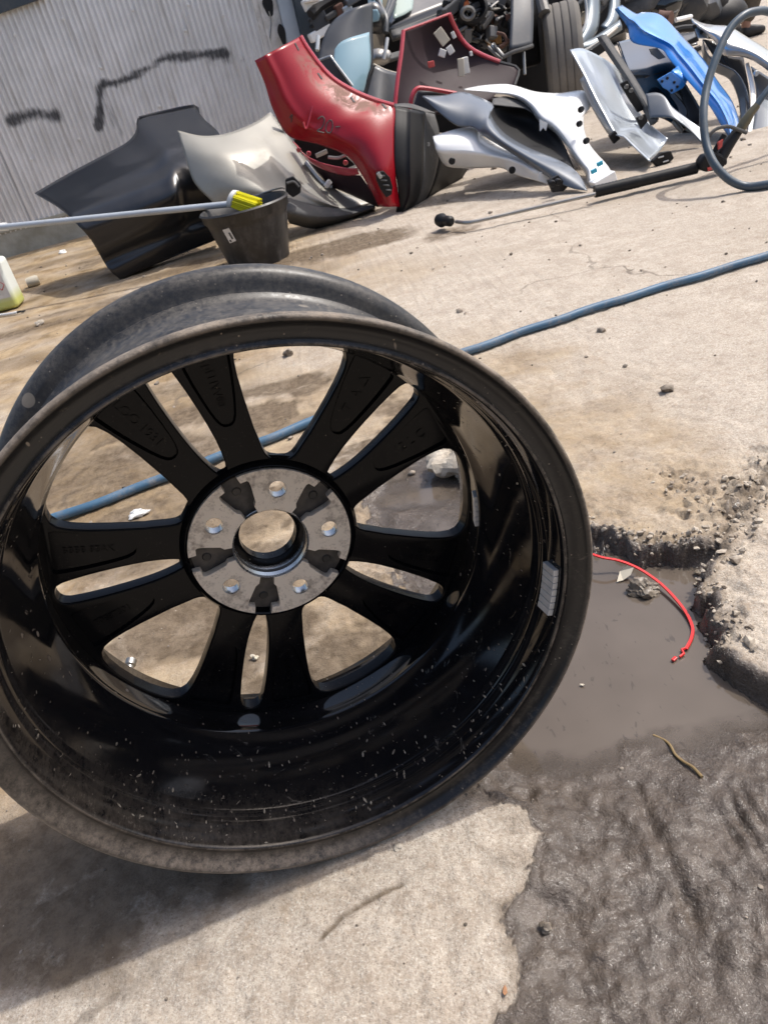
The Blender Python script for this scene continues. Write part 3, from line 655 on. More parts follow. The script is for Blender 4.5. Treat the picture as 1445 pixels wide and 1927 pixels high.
# adhesive balance weights
def weights(a0, a1, n, d0, d1, r0_, r1_, th):
    for i in range(n):
        aa = [a0+(a1-a0)*(i+.04)/n, a0+(a1-a0)*(i+.96)/n]; mb = MB(); vs = []
        for r_off in (0, th):
            for d_, r_ in ((d0, r0_), (d1, r1_)):
                for a_ in aa: vs.append((*pol(r_-r_off, a_), -d_))
        mb.v = vs; mb.f = [(0, 1, 3, 2), (4, 6, 7, 5), (0, 4, 5, 1), (2, 3, 7, 6), (0, 2, 6, 4), (1, 5, 7, 3)]
        wobj('balance_weight', mb, M['leadweight'], smooth=False, bevel=.0005)
weights(351.5, 339.5, 7, .016, .0335, .2337, .2316, .0048)
weights(357.0, 347.5, 6, .1415, .1560, .2090, .2126, .0042)

# dried splashes, grass bits and scratches stuck to the inside of the barrel
pin = np.array(prof_in); mb = MB(); rs = np.random.default_rng(21)
def on_barrel(a, d_):
    r_ = np.interp(d_, pin[9:, 1], pin[9:, 0]); return np.array([r_*math.cos(a), r_*math.sin(a), -d_])
for k in range(330):
    a = rs.normal(-1.75, .75) if k < 230 else rs.uniform(0, 6.283)
    d_ = min(.128, .012+abs(rs.normal(0, .045))); L = rs.gamma(.9, .0008)+.0003; wdt = min(.0011, L*rs.uniform(.18, .6)); th = rs.choice([rs.normal(0, .35), rs.uniform(0, 3.14)])
    if rs.random() < .06: L *= 2.4
    p0 = on_barrel(a, d_); r_ = np.hypot(p0[0], p0[1]); inn = np.array([-p0[0]/r_, -p0[1]/r_, 0])
    def q(s_, w2):
        da = (s_*math.sin(th)+w2*math.cos(th))/r_; dd = s_*math.cos(th)-w2*math.sin(th); p = on_barrel(a+da, max(.011, d_+dd)); return p+inn*.00035
    mb.poly([q(-L, -wdt*.4), q(0, -wdt), q(L, -wdt*.3), q(L*.9, wdt*.4), q(0, wdt), q(-L, wdt*.4)])
t = NT('dried_splash'); t.set(base_color=t.mix(t.ramp(t.noise(200, 2), .4, .6), (.14, .12, .095), (.36, .32, .26)), roughness=.9)
o = wobj('dried_splashes', mb, t.m, smooth=False); o['kind'] = 'stuff'
# ------------------------------------------------------------------ shed wall at the back left
W0 = G(0, 488); W1 = G(200, 432); WD = (W1-W0); WD[2] = 0; WD /= np.linalg.norm(WD); WNrm = np.array([WD[1], -WD[0], 0])   # towards camera
def onw(x, y, off=0.):
    d = ray(x, y); p0 = W0+WNrm*off; t_ = ((p0-EYE)@WNrm)/(d@WNrm); p = EYE+d*t_; return float((p-W0)@WD), float(p[2])
def wpt(s_, z, off=0.): return W0+WD*s_+WNrm*off+np.array([0, 0, z])
shed = thing('metal_shed', 'grey corrugated metal shed wall with smeared black paint strokes', 'building', tuple(W0))
def sobj(name, mb, mat, **kw):
    o = mb.build(name, mat, None, **kw); o.parent = shed; o.matrix_parent_inverse = Matrix.Translation(-Vector(W0)); return o
def wbox(name, s0, s1, z0, z1, d0, d1, mat, bevel=.004):
    return sobj(name, MB().prism([wpt(s0, z0, d0), wpt(s1, z0, d0), wpt(s1, z1, d0), wpt(s0, z1, d0)], WNrm*(d1-d0)), mat, smooth=False, bevel=bevel)
s_end = onw(474, 4)[0]; PZ = onw(40, 425)[1]
pitch = .0315; ss = np.arange(-1.6, s_end+.001, pitch/8); zs = np.linspace(PZ-.02, 2.6, 95)
SS, ZZ = np.meshgrid(ss, zs); OFF = .0075*np.sin(SS/pitch*2*math.pi)+.0095+.004*vnoise(SS, ZZ, 1.2, 5)
GP = W0+SS[..., None]*WD+OFF[..., None]*WNrm+ZZ[..., None]*np.array([0, 0, 1.])
sheet = sobj('corrugated_sheet', MB().grid(GP), None, sharp=180)
paint = np.zeros(SS.shape); jag = fbm(SS, ZZ, 9, 7, 4)*.07
for line, wd, st in (([(24, 226), (45, 218), (78, 214), (104, 217)], .035, .95), ([(190, 170), (190, 200), (187, 238)], .022, .95), ([(190, 168), (202, 158), (245, 148), (305, 112), (345, 106), (395, 100), (424, 100)], .024, 1.), ([(195, 170), (207, 215), (232, 255)], .03, .45),
                    ([(305, 110), (370, 112), (440, 112), (490, 112)], .03, .35)):
    L = [onw(*p) for p in line]; dd = pdist(SS, ZZ, L)+jag*.35; paint = np.maximum(paint, st*sstep(wd*1.9, wd*.2, dd)*(.86+.14*np.sin(SS/pitch*2*math.pi)))
sidx = paint.ravel()
av = sheet.data.attributes.new('paint', 'FLOAT', 'POINT')
if len(sheet.data.vertices) == len(sidx): av.data.foreach_set('value', sidx.astype(np.float32))
t = NT('weathered_galvanised'); pa = t.attr('paint'); nz = t.noise(3, 6, .65); nv_ = t.noise(30, 4, .6, t.mapv((1, 1, .12)))
pf = t.ramp(t.math('ADD', pa, t.math('MULTIPLY', t.math('SUBTRACT', t.noise(60, 4, .7, t.mapv((1, 1, .2))), .5), .9)), .25, .75)
base = t.mix(t.ramp(nz, .35, .65), (.66, .665, .67), (.80, .805, .82)); base = t.mix(t.ramp(nv_, .5, .75, 0, .6), base, (.42, .395, .36))
t.set(base_color=t.mix(t.math('MULTIPLY', pf, .92), base, (.022, .024, .03)), roughness=t.mixf(pf, .38, .6), metallic=t.mixf(pf, .35, 0)); M['galv'] = t.m; sheet.data.materials.append(t.m)
t = NT('plinth_concrete'); t.set(base_color=t.mix(t.ramp(t.noise(7, 6, .65), .35, .65), (.26, .25, .20), (.40, .39, .34)), roughness=.9); t.bump(t.noise(60, 4), .3, .003); M['plinth'] = t.m
wbox('plinth', -1.6, s_end+.35, -.05, PZ, -.2, .012, t.m, .01)
wbox('ledge', -1.6, s_end+.1, PZ-.012, PZ+.01, -.05, .022, M['plinth'])
z_t0 = onw(0, 30)[1]; zt = onw(80, 0)
sobj('dark_top_strip', MB().prism([wpt(-1.6, z_t0+.10, .03), wpt(*onw(0, 28), .03), wpt(*onw(82, -1), .03), wpt(zt[0]+.2, zt[1]+.25, .03), wpt(-1.6, 2.5, .03)], WNrm*.02), M['darkpost'], smooth=False)  # dark strip across the top left corner of the wall
s1, s2, s3, s4 = (onw(x, 2)[0] for x in (474, 519, 547, 572))
t = NT('door_trim'); nz = t.noise(9, 5, .7); t.set(base_color=t.mix(t.ramp(nz, .45, .7), (.62, .61, .59), (.38, .36, .33)), roughness=.6); M['trim'] = t.m
wbox('door_trim', s1, s2, 0, 2.6, -.1, .025, t.m); wbox('trim_bead', s1+.03, s1+.045, 0, 2.6, .025, .033, t.m, .002)
wbox('pale_post', s2, s3, 0, 2.6, -.1, .06, M['palepost']); wbox('corner_post', s3, s4, 0, 2.6, -.3, .10, M['darkpost'], .006)
for (x, y, w_, h_) in ((504, 12, .030, .055), (528, 66, .022, .055)):
    s_, z = onw(x, y); pts = [wpt(s_+w_*math.cos(a)*(1+.15*math.sin(3*a)), z+h_*math.sin(a), .026 if x < 515 else .061) for a in np.linspace(0, 2*math.pi, 22, endpoint=False)]
    sobj('paint_smudge', MB().prism(pts, WNrm*.0015), M['blackplastic'], smooth=False)
dr = [wpt(*onw(x, y), .028) for x, y in ((505, 22), (509, 40), (508, 62), (507, 85), (510, 93))]
sobj('cable', MB().tube(resample(dr, 24), .004, 6), M['steel'])

for s0_ in (-.62, .28):                                        # sheet overlaps and fixing screws
    sobj('sheet_lap', MB().prism([wpt(s0_, PZ+.01, .0175), wpt(s0_+.018, PZ+.01, .0175), wpt(s0_+.018, 2.6, .0175), wpt(s0_, 2.6, .0175)], WNrm*.002), M['galv'], smooth=False)
for x, y in ((354, 10), (349, 58), (190, 128), (30, 66), (120, 36), (250, 20), (60, 300), (150, 262), (300, 200), (420, 30)):
    s_, z = onw(x, y); sobj('screw_head', MB().lathe([(.0001, .008), (.006, .007), (.009, .002), (.009, 0)], 10, wpt(s_, z, .015), WD, (0, 0, 1), WNrm), M['whiteplastic'])
# ------------------------------------------------------------------ car body parts leaning in the row
def root_px(name, label, cat, x, y, group=None):
    p = G(x, y); return thing(name, label, cat, tuple(p), group)
def attach(o, root): o.parent = root; o.matrix_parent_inverse = Matrix.Translation(-root.location); return o
def P(root, name, grid, mat, solid=.003, sharp=40): return attach(patch(name, grid, mat, None, solid, sharp), root)
def Q(root, name, mb, mat, **kw): return attach(mb.build(name, mat, None, **kw), root)
def plt(root, name, pts, Y, t_, mat, bevel=0): return attach(plate(name, pts, Y, t_, mat, None, bevel), root)
def tb(root, name, pts, r, mat, n=24, seg=10, smooth=True): return Q(root, name, MB().tube(path_px(pts, n, smooth), r, seg), mat)
def bxp(root, name, x, y, Y, size, mat, rz=0, ry=0, rx=0, bevel=.003):
    Rm = np.array((Matrix.Rotation(rz, 3, 'Z') @ Matrix.Rotation(ry, 3, 'Y') @ Matrix.Rotation(rx, 3, 'X')))
    return Q(root, name, MB().box(at(x, y, Y), size, Rm), mat, smooth=False, bevel=bevel)
def disc(root, name, x, y, Y, r, t_, mat, n=16, nrm=(0, -1, 0)):
    nrm = np.asarray(nrm, float); nrm /= np.linalg.norm(nrm); a = np.cross(nrm, [0, 0, 1.]); a /= np.linalg.norm(a); b = np.cross(nrm, a)
    return Q(root, name, MB().lathe([(0.0001, t_), (r*.8, t_), (r, t_*.6), (r, 0), (0.0001, 0)], n, at(x, y, Y), a, b, nrm), mat)

def lift(A, B, dy):
    a = np.asarray(A, float); b = np.asarray(B, float); fr = lambda p: np.r_[0, np.cumsum(np.linalg.norm(np.diff(p[:, :2], axis=0), axis=1))]
    ta, tb_ = fr(a), fr(b); Y = np.interp(ta/ta[-1], tb_/tb_[-1], b[:, 2]); return [(x, y, Yv+dy*math.sin(math.pi*min(1, .12+t_/ta[-1]*.8))) for (x, y, _), Yv, t_ in zip(A, Y, ta)]
# charcoal wing leaning by the shed
d_ = root_px('car_wing', 'dark charcoal car wing leaning in front of the corrugated shed wall', 'car panel', 260, 515)
lf = [(66, 364, 4.0), (114, 393, 3.9), (149, 426, 3.82), (173, 453, 3.76), (204, 505, 3.66), (227, 526, 3.62)]
rt = [(366, 199, 4.25), (385, 225, 4.2), (415, 256, 4.15), (430, 320, 4.0), (425, 390, 3.88), (410, 450, 3.78)]
tp = [(66, 364, 4.0), (130, 327, 4.05), (200, 290, 4.08), (240, 268, 4.1), (257, 247, 4.12), (262, 221, 4.2), (310, 210, 4.24), (366, 199, 4.25)]
bt = [(227, 526, 3.62), (300, 494, 3.68), (370, 466, 3.74), (410, 450, 3.78)]
def bul(u, v):
    c_v = .40+.10*u; k = v/c_v if v < c_v else (1-v)/(1-c_v); k = k-.12*max(0, (k-.8)/.2)**2; return -.30*k-.02*math.exp(-((v-.2-.1*u)/.05)**2)*math.sin(math.pi*u)+.03*math.exp(-((v-.80)/.06)**2)+.012*math.sin(5*u+4*v)
P(d_, 'outer_skin', coons(tp, bt, lf, rt, 40, 44, bul), M['charcoal'], .004, 60)
fl = coons([(227, 526, 3.62), (300, 494, 3.68), (410, 450, 3.78)], [(231, 522, 3.70), (303, 490, 3.76), (410, 446, 3.86)], [(227, 526, 3.62), (231, 522, 3.70)], [(410, 450, 3.78), (410, 446, 3.86)], 16, 3)
P(d_, 'lower_flange', fl, M['charcoal'])
tb(d_, 'upper_lip', [(262, 221, 4.19), (310, 209.5, 4.23), (366, 199, 4.24), (374, 213, 4.22)], .006, M['charcoal'], 14, 6)

# beige silver bumper
b_ = root_px('bumper', 'silver beige car bumper cover standing on end behind the black bucket', 'bumper', 560, 430)
lf = [(335, 246, 3.80), (345, 280, 3.74), (356, 318, 3.70), (370, 349, 3.66), (405, 384, 3.6), (440, 420, 3.58)]
rt = [(509, 211, 4.0), (532, 242, 3.93), (548, 264, 3.88), (579, 306, 3.83), (610, 341, 3.80), (649, 364, 3.78), (707, 381, 3.75)]
tp = [(335, 246, 3.80), (377, 256, 3.78), (416, 254, 3.80), (455, 242, 3.86), (486, 227, 3.93), (509, 211, 4.0)]
bt = [(440, 420, 3.58), (500, 395, 3.60), (540, 385, 3.62), (600, 392, 3.66), (660, 392, 3.7), (707, 381, 3.75)]
P(b_, 'cover', coons(tp, bt, lf, rt, 40, 40, lambda u, v: -.13*math.sin(math.pi*min(1, .1+u*.9))**.8*math.sin(math.pi*(.12+.8*v))-.03*math.exp(-((u-.78)/.05)**2)*v), M['beige'], .004, 60)
P(b_, 'lower_lip', coons([(540, 372, 3.56), (600, 388, 3.60), (660, 392, 3.66), (707, 383, 3.72)], [(545, 420, 3.58), (590, 430, 3.62), (640, 424, 3.68), (705, 396, 3.74)], [(540, 372, 3.56), (536, 398, 3.53), (545, 420, 3.58)], [(707, 383, 3.72), (706, 390, 3.70), (705, 396, 3.74)], 24, 12, lambda u, v: -.05*math.sin(math.pi*v)), M['scuffed'])  # darker plastic carries the shade on the bumper's lower part
plt(b_, 'fog_lamp_opening', [(537, 338), (552, 332), (567, 347), (566, 363), (552, 372), (538, 362)], 3.50, .03, M['blackplastic'], .004)
tb(b_, 'fog_lamp_trim', [(540, 345, 3.49), (553, 342, 3.49), (563, 352, 3.49)], .006, M['scuffed'], 10, 6)
tb(b_, 'edge_clips', [(575, 305, 3.79), (606, 342, 3.76), (625, 352, 3.75)], .010, M['silver'], 14, 6)
for x, y in ((617, 346), (697, 371)): bxp(b_, 'mounting_clip', x, y, 3.72, (.035, .02, .02), M['whiteplastic'], .5, -.5)
for x, y in ((531, 235), (527, 228)): bxp(b_, 'edge_tab', x, y, 3.90, (.02, .02, .05), M['silver'], .3, -.4)

# red bumper
r_ = root_px('bumper', 'glossy red car bumper cover on end with writing and black lower lip', 'bumper', 750, 400)
Lc = [(480, 114, 3.64), (498, 155, 3.63), (511, 198, 3.62), (529, 236, 3.61), (549, 259, 3.61), (595, 270, 3.60), (640, 286, 3.59), (664, 303, 3.57), (682, 330, 3.55), (700, 362, 3.54), (713, 389, 3.53)]
Rc = [(565, 69, 3.74), (579, 93, 3.73), (602, 124, 3.72), (629, 151, 3.70), (668, 174, 3.68), (707, 190, 3.66), (741, 200, 3.63), (741, 250, 3.55), (742, 310, 3.50), (747, 352, 3.50), (753, 389, 3.51)]
redg = strip(Lc, Rc, 26, 60, lambda u, v: -.06*math.sin(math.pi*u)-.02*math.exp(-((u-.22)/.08)**2)*(1-v))
t = NT('scraped_red'); sf = t.math('MULTIPLY', t.attr('scrape'), t.ramp(t.noise(9, 7, .75, dist=.6), .44, .56)); n1_ = t.ramp(t.noise(6, 5), .35, .7, .85, 1.1)
t.set(base_color=t.mix(t.math('MULTIPLY', sf, .85), (.27, .003, .010), (.19, .12, .085)), roughness=t.mixf(sf, .26, .75)); M['red_s'] = t.m
cov = P(r_, 'cover', redg, t.m, .004, 60); sa_ = cov.data.attributes.new('scrape', 'FLOAT', 'POINT')
vg, ug = np.meshgrid(np.linspace(0, 1, 60), np.linspace(0, 1, 26), indexing='ij'); sm_ = sstep(.66, .78, ug)*sstep(1.0, .93, ug)*sstep(.04, .12, vg)*sstep(.62, .5, vg)
if len(sa_.data) == sm_.size: sa_.data.foreach_set('value', sm_.ravel().astype(np.float32))
else: print('scrape size', len(sa_.data), sm_.size)
tb(r_, 'wheel_arch_lip', [(565, 69, 3.74), (579, 92, 3.73), (602, 123, 3.72), (629, 150, 3.70), (668, 173, 3.68), (707, 189, 3.66), (741, 199, 3.63)], .011, M['red_raw'], 40, 8)
lipL = [(741, 200, 3.63), (741, 250, 3.55), (742, 310, 3.50), (750, 365, 3.50), (745, 400, 3.53)]
lipM = [(799, 211, 3.70), (797, 262, 3.62), (796, 325, 3.56), (788, 370, 3.55), (768, 401, 3.56)]
lipR = [(817, 215, 3.80), (826, 250, 3.74), (826, 291, 3.70), (812, 350, 3.66), (783, 402, 3.63)]
P(r_, 'lower_lip', strip(lipL, lipM, 14, 30, lambda u, v: -.03*math.sin(math.pi*u)-.02*math.exp(-((u-.55)/.08)**2)), M['blackplastic'], .004)
P(r_, 'scuffed_edge', strip(lipM, lipR, 8, 26), M['scuffed'], .004)
P(r_, 'underside', strip([(826, 291, 3.70), (812, 350, 3.66), (783, 402, 3.63)], [(880, 318, 3.95), (850, 360, 3.9), (800, 398, 3.8)], 8, 14), M['blackplastic'], .004)
P(r_, 'lip_top', coons([(741, 200, 3.63), (770, 203, 3.66), (799, 211, 3.70)], [(742, 196, 3.72), (775, 196, 3.78), (820, 213, 3.84)], [(741, 200, 3.63), (742, 196, 3.72)], [(799, 211, 3.70), (820, 213, 3.84)], 10, 4), M['scuffed'])
P(r_, 'grille_bar', strip([(551, 266, 3.80), (575, 292, 3.76), (610, 308, 3.70), (650, 316, 3.64), (672, 316, 3.60)], [(560, 274, 3.82), (580, 302, 3.78), (612, 320, 3.73), (650, 330, 3.66), (676, 328, 3.60)], 6, 24), M['red_raw'])
P(r_, 'inner_skin', coons([(575, 298, 3.80), (612, 320, 3.76), (650, 328, 3.70), (678, 330, 3.64)], [(620, 350, 3.80), (650, 362, 3.76), (690, 380, 3.7), (712, 390, 3.64)], [(575, 298, 3.80), (620, 350, 3.80)], [(678, 330, 3.64), (700, 362, 3.62), (712, 390, 3.64)], 16, 12), M['maroon'])
plt(r_, 'grille_back', [(552, 262), (600, 268), (645, 288), (668, 310), (650, 318), (600, 308), (565, 290)], 3.95, .02, M['blackplastic'])
for x, y in ((581, 289), (650, 306), (562, 282)): disc(r_, 'mounting_boss', x, y, 3.70, .011, .012, M['red_raw'], 10)
bxp(r_, 'grille_clip', 605, 289, 3.72, (.055, .012, .018), M['silver'], 0, -.15); tb(r_, 'grille_rail', [(618, 296, 3.74), (636, 297, 3.72), (650, 292, 3.71)], .007, M['silver'], 10, 6)
fg = [(708, 324), (722, 322), (734, 334), (739, 352), (737, 366), (727, 372), (717, 358), (709, 340)]
plt(r_, 'fog_grille', fg, 3.435, .02, M['blackplastic'], .003)
for k in range(4): tb(r_, 'grille_slat', [(711+k*5, 330+k*9, 3.43), (724+k*4, 331+k*9, 3.43)], .0035, M['scuffed'], 4, 6, False)
bxp(r_, 'fog_lamp', 714, 330, 3.43, (.016, .012, .026), M['silver'], 0, -.4)
def on_red(u, v, off=-.006):
    i, j = v*59, u*25; a, b = int(i), int(j); p = redg[min(a, 59), min(b, 25)]
    n_ = np.cross(redg[min(a+1, 59), b]-redg[max(a-1, 0), b], redg[a, min(b+1, 25)]-redg[a, max(b-1, 0)]); n_ /= np.linalg.norm(n_)
    if n_[1] > 0: n_ = -n_
    return p, n_
for (u, v) in ((.86, .05), (.90, .21), (.90, .40), (.93, .54)):
    p, n_ = on_red(u, v); a = np.cross(n_, [0, 0, 1.]); a /= np.linalg.norm(a); b = np.cross(a, n_)
    Q(r_, 'parking_sensor_slot', MB().box(p+n_*.002, (.010, .030, .005), np.stack([a, b, n_], 1)), M['scuffed'], smooth=False, bevel=.002)
# pen writing and tick on the red skin
def near_red(x, y):
    best = None
    for i in range(60):
        for j in range(26):
            q = redg[i, j]-EYE; z = q@f0; px_, py_ = 722.5+1448*(q@RIGHT)/z, 963.5-1448*(q@UP)/z; dd = (px_-x)**2+(py_-y)**2
            if best is None or dd < best[0]: best = (dd, redg[i, j][1])
    return best[1]
for pts, mt, rad in (([(571, 229), (577, 241), (589, 199)], 'paper2', .004), ([(598, 224), (606, 219), (611, 226), (606, 240), (597, 246), (610, 250)], 'print', .0022), ([(620, 226), (614, 236), (614, 247), (621, 250), (626, 240), (625, 228), (620, 226)], 'print', .0022), ([(631, 239), (640, 238)], 'print', .0022), ([(545, 222), (550, 216), (548, 230)], 'print', .002)):
    Yr = [near_red(x, y) for x, y in pts]
    mt_ = M['print'] if mt == 'print' else M['red_raw']
    Q(r_, 'pen_mark', MB().tube(np.array([at(*q) for q in resample([(x, y, Y-.0045) for (x, y), Y in zip(pts, Yr)], 26)]), rad, 5), mt_)

# inside of a second bumper, maroon
i_ = root_px('bumper', 'upturned bumper showing its dull maroon inside with foam pads and red rim', 'bumper', 860, 330)
tp = [(759, 58, 4.15), (800, 43, 4.2), (845, 26, 4.25)]; bt = [(742, 210, 4.0), (820, 215, 4.02), (900, 200, 4.1), (966, 165, 4.2)]
lf = [(759, 58, 4.15), (755, 100, 4.1), (748, 150, 4.05), (742, 210, 4.0)]; rt = [(845, 26, 4.25), (856, 52, 4.28), (869, 75, 4.3), (886, 92, 4.3), (912, 106, 4.3), (940, 117, 4.28), (975, 129, 4.25), (968, 160, 4.2), (966, 165, 4.2)]
P(i_, 'inner_skin', coons(tp, bt, lf, rt, 26, 30, lambda u, v: .10*math.sin(math.pi*u)*math.sin(math.pi*(.2+.8*v))), M['maroon'], .004, 60)
tb(i_, 'left_rim', lf, .010, M['red_raw'], 20, 8); tb(i_, 'arch_rim', rt[:6], .011, M['red_raw'], 30, 8); tb(i_, 'end_rim', rt[5:8], .007, M['scuffed'], 8, 6); tb(i_, 'top_rim', tp, .006, M['red_raw'], 12, 6)
tb(i_, 'opening_rim', [(772, 205, 3.96), (774, 185, 3.96), (783, 168, 3.97), (800, 166, 3.98), (858, 176, 4.0)], .010, M['red_raw'], 26, 8)
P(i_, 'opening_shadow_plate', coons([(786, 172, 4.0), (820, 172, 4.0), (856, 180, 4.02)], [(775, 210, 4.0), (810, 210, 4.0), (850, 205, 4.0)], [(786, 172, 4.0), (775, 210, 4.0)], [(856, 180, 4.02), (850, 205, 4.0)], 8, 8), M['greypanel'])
for (x, y, w_, h_, a, mt, Y) in ((831, 69, .045, .07, -.5, 'foam', 4.2), (853, 66, .018, .03, -.3, 'paper', 4.25), (832, 100, .032, .032, .5, 'paper', 4.15), (847, 94, .03, .036, -.4, 'paper', 4.18), (867, 127, .030, .075, .1, 'foam', 4.17), (876, 123, .03, .07, 0, 'paper', 4.18), (811, 121, .03, .026, 0, 'redprint', 4.1), (886, 101, .014, .02, 0, 'paper', 4.24)):
    bxp(i_, 'foam_pad', x, y, Y-.05, (w_, .012, h_), M[mt], 0, a)

# hatch with pale glass and panels behind the red bumper
h_ = root_px('tailgate', 'dark grey car tailgate with pale blue glass behind the red bumper', 'car panel', 690, 330)
P(h_, 'frame', coons([(650, 25, 4.62), (670, 15, 4.64), (700, 4, 4.66)], [(604, 150, 4.4), (630, 170, 4.4), (664, 192, 4.4)], [(650, 25, 4.62), (628, 41, 4.58), (613, 63, 4.54), (604, 90, 4.5), (600, 120, 4.45), (604, 150, 4.4)], [(700, 4, 4.66), (700, 60, 4.6), (698, 130, 4.5), (664, 192, 4.4)], 20, 24, lambda u, v: -.05*math.sin(math.pi*u)), M['greypanel'], .012)
tg = NT('tinted_glass'); tg.set(base_color=(.23, .36, .42), roughness=.06, specular=.6, metallic=.0); M['glass'] = tg.m
P(h_, 'window', coons([(630, 94, 4.42), (640, 81, 4.45), (660, 71, 4.48), (694, 61, 4.52)], [(632, 150, 4.33), (650, 168, 4.33), (684, 178, 4.34)], [(630, 94, 4.42), (628, 120, 4.38), (632, 150, 4.33)], [(694, 61, 4.52), (697, 120, 4.42), (684, 178, 4.34)], 16, 16, lambda u, v: -.03*math.sin(math.pi*u)), tg.m, .006)
tb(h_, 'trim_rod', [(599, 114, 4.35), (622, 106, 4.33), (626, 112, 4.32), (645, 137, 4.30), (664, 162, 4.28)], .006, M['silver'], 20, 8)
plt(h_, 'lower_trim', [(600, 116), (622, 109), (662, 162), (640, 172), (610, 140)], 4.31, .015, M['greypanel'])
p_ = root_px('door_card', 'flat dark grey panel standing between the pale glass and the maroon bumper', 'car panel', 715, 300)
P(p_, 'skin', coons([(703, 121, 4.32), (725, 132, 4.34), (750, 139, 4.36)], [(682, 205, 4.2), (710, 210, 4.2), (745, 212, 4.22)], [(703, 121, 4.32), (695, 150, 4.28), (682, 205, 4.2)], [(750, 139, 4.36), (745, 212, 4.22)], 12, 12, lambda u, v: -.03*math.sin(math.pi*u)), M['greypanel'], .01)
tb(p_, 'seal', [(703, 121, 4.31), (725, 132, 4.33), (750, 139, 4.35)], .006, M['foam'], 10, 6); tb(p_, 'torn_edge', [(702, 124, 4.30), (694, 145, 4.27), (690, 165, 4.25), (684, 180, 4.23)], .008, M['blackplastic'], 14, 6)

# slate wing
g_ = root_px('car_wing', 'slate grey car wing lying under the white wing with its tip on the ground', 'car panel', 1100, 358)
U = [(795, 181, 3.70), (835, 180, 3.72), (872, 174, 3.74), (926, 196, 3.66), (922, 214, 3.58), (946, 249, 3.48), (993, 278, 3.34), (1051, 302, 3.2), (1086, 326, 3.1), (1104, 358, 2.99)]
Lw = [(795, 182, 3.69), (824, 210, 3.62), (859, 236, 3.55), (888, 239, 3.50), (908, 254, 3.44), (963, 288, 3.3), (1033, 334, 3.12), (1074, 354, 3.03), (1104, 359, 2.98)]
P(g_, 'outer_skin', strip(U, Lw, 18, 60, lambda u, v: -.07*math.sin(math.pi*u)*math.sin(math.pi*(.05+.93*v))), M['slate'], .004, 60)
l_ = root_px('wheel_arch_liner', 'black plastic wheel arch liner curled behind the slate wing', 'arch liner', 1060, 330)
P(l_, 'shell', coons([(925, 200, 3.70), (965, 200, 3.72), (1005, 205, 3.7), (1025, 225, 3.62)], [(925, 240, 3.58), (975, 275, 3.45), (1040, 305, 3.3), (1085, 330, 3.2)], [(925, 200, 3.70), (917, 216, 3.64), (925, 240, 3.58)], [(1025, 225, 3.62), (1058, 268, 3.45), (1085, 330, 3.2)], 20, 14, lambda u, v: .14*math.sin(math.pi*u)*math.sin(math.pi*v)), M['blackplastic'], .004)
P(l_, 'rim', strip([(925, 197, 3.69), (950, 200, 3.69), (985, 204, 3.69), (1003, 214, 3.68)], [(927, 186, 3.76), (955, 182, 3.8), (990, 195, 3.76), (1010, 215, 3.7)], 6, 16), M['scuffed'])
for x, y in ((1025, 337), (1036, 334)): disc(g_, 'bracket_eye', x+12, y+8, 3.02, .013, .02, M['blackplastic'], 10)
plt(g_, 'bracket', [(1031, 340), (1050, 330), (1068, 352), (1060, 360), (1040, 362)], 3.06, .02, M['blackplastic'])

# white wing with bolts
w_ = root_px('car_wing', 'large white car wing with black bolts and teal clips, its foot on the ground', 'car panel', 1140, 350)
U = [(873, 168, 3.86), (905, 162, 3.88), (946, 159, 3.9), (969, 162, 3.88), (1007, 173, 3.8), (1051, 176, 3.72), (1097, 171, 3.66), (1111, 186, 3.6), (1112, 200, 3.54), (1099, 216, 3.48), (1098, 240, 3.42), (1104, 263, 3.34), (1116, 283, 3.26), (1144, 315, 3.14), (1155, 343, 3.04)]
Lw = [(873, 169.5, 3.84), (905, 172, 3.82), (934, 175, 3.8), (960, 177, 3.77), (982, 184, 3.72), (1001, 199, 3.66), (1018, 222, 3.58), (1036, 234, 3.52), (1051, 247, 3.46), (1066, 266, 3.38), (1080, 287, 3.3), (1096, 308, 3.2), (1107, 322, 3.14), (1110, 341, 3.07), (1122, 351, 3.03)]
U = lift(U, Lw, .13)
wg = strip(U, Lw, 18, 70, lambda u, v: -.035*math.sin(math.pi*u)**.8*math.sin(math.pi*(.08+.84*v))-.012*math.exp(-((u-.25)/.06)**2)*(v > .5))
P(w_, 'outer_skin', wg, M['white'], .004, 60)
P(w_, 'inner_flange', strip([q for q in Lw[2:]], [(x-5, y+6, Y+.07) for x, y, Y in Lw[2:]], 4, 40), M['white'], .003)
plt(w_, 'hook_tab', [(1015, 224), (1030, 232), (1027, 246), (1022, 240), (1016, 247)], 3.50, .008, M['white'])
for x, y in ((1091, 207), (1088, 234), (1101, 266)): disc(w_, 'bolt', x, y, 3.36 if y < 250 else 3.22, .012, .018, M['blackplastic'], 10, (.2, -1, .3))
for x, y in ((1117, 322), (1128, 308)): bxp(w_, 'clip', x, y, 3.06, (.024, .01, .016), M['teal'], 0, -.2)
bxp(w_, 'foot_bracket', 1134, 340, 3.05, (.09, .05, .035), M['white'], .1, -.25)

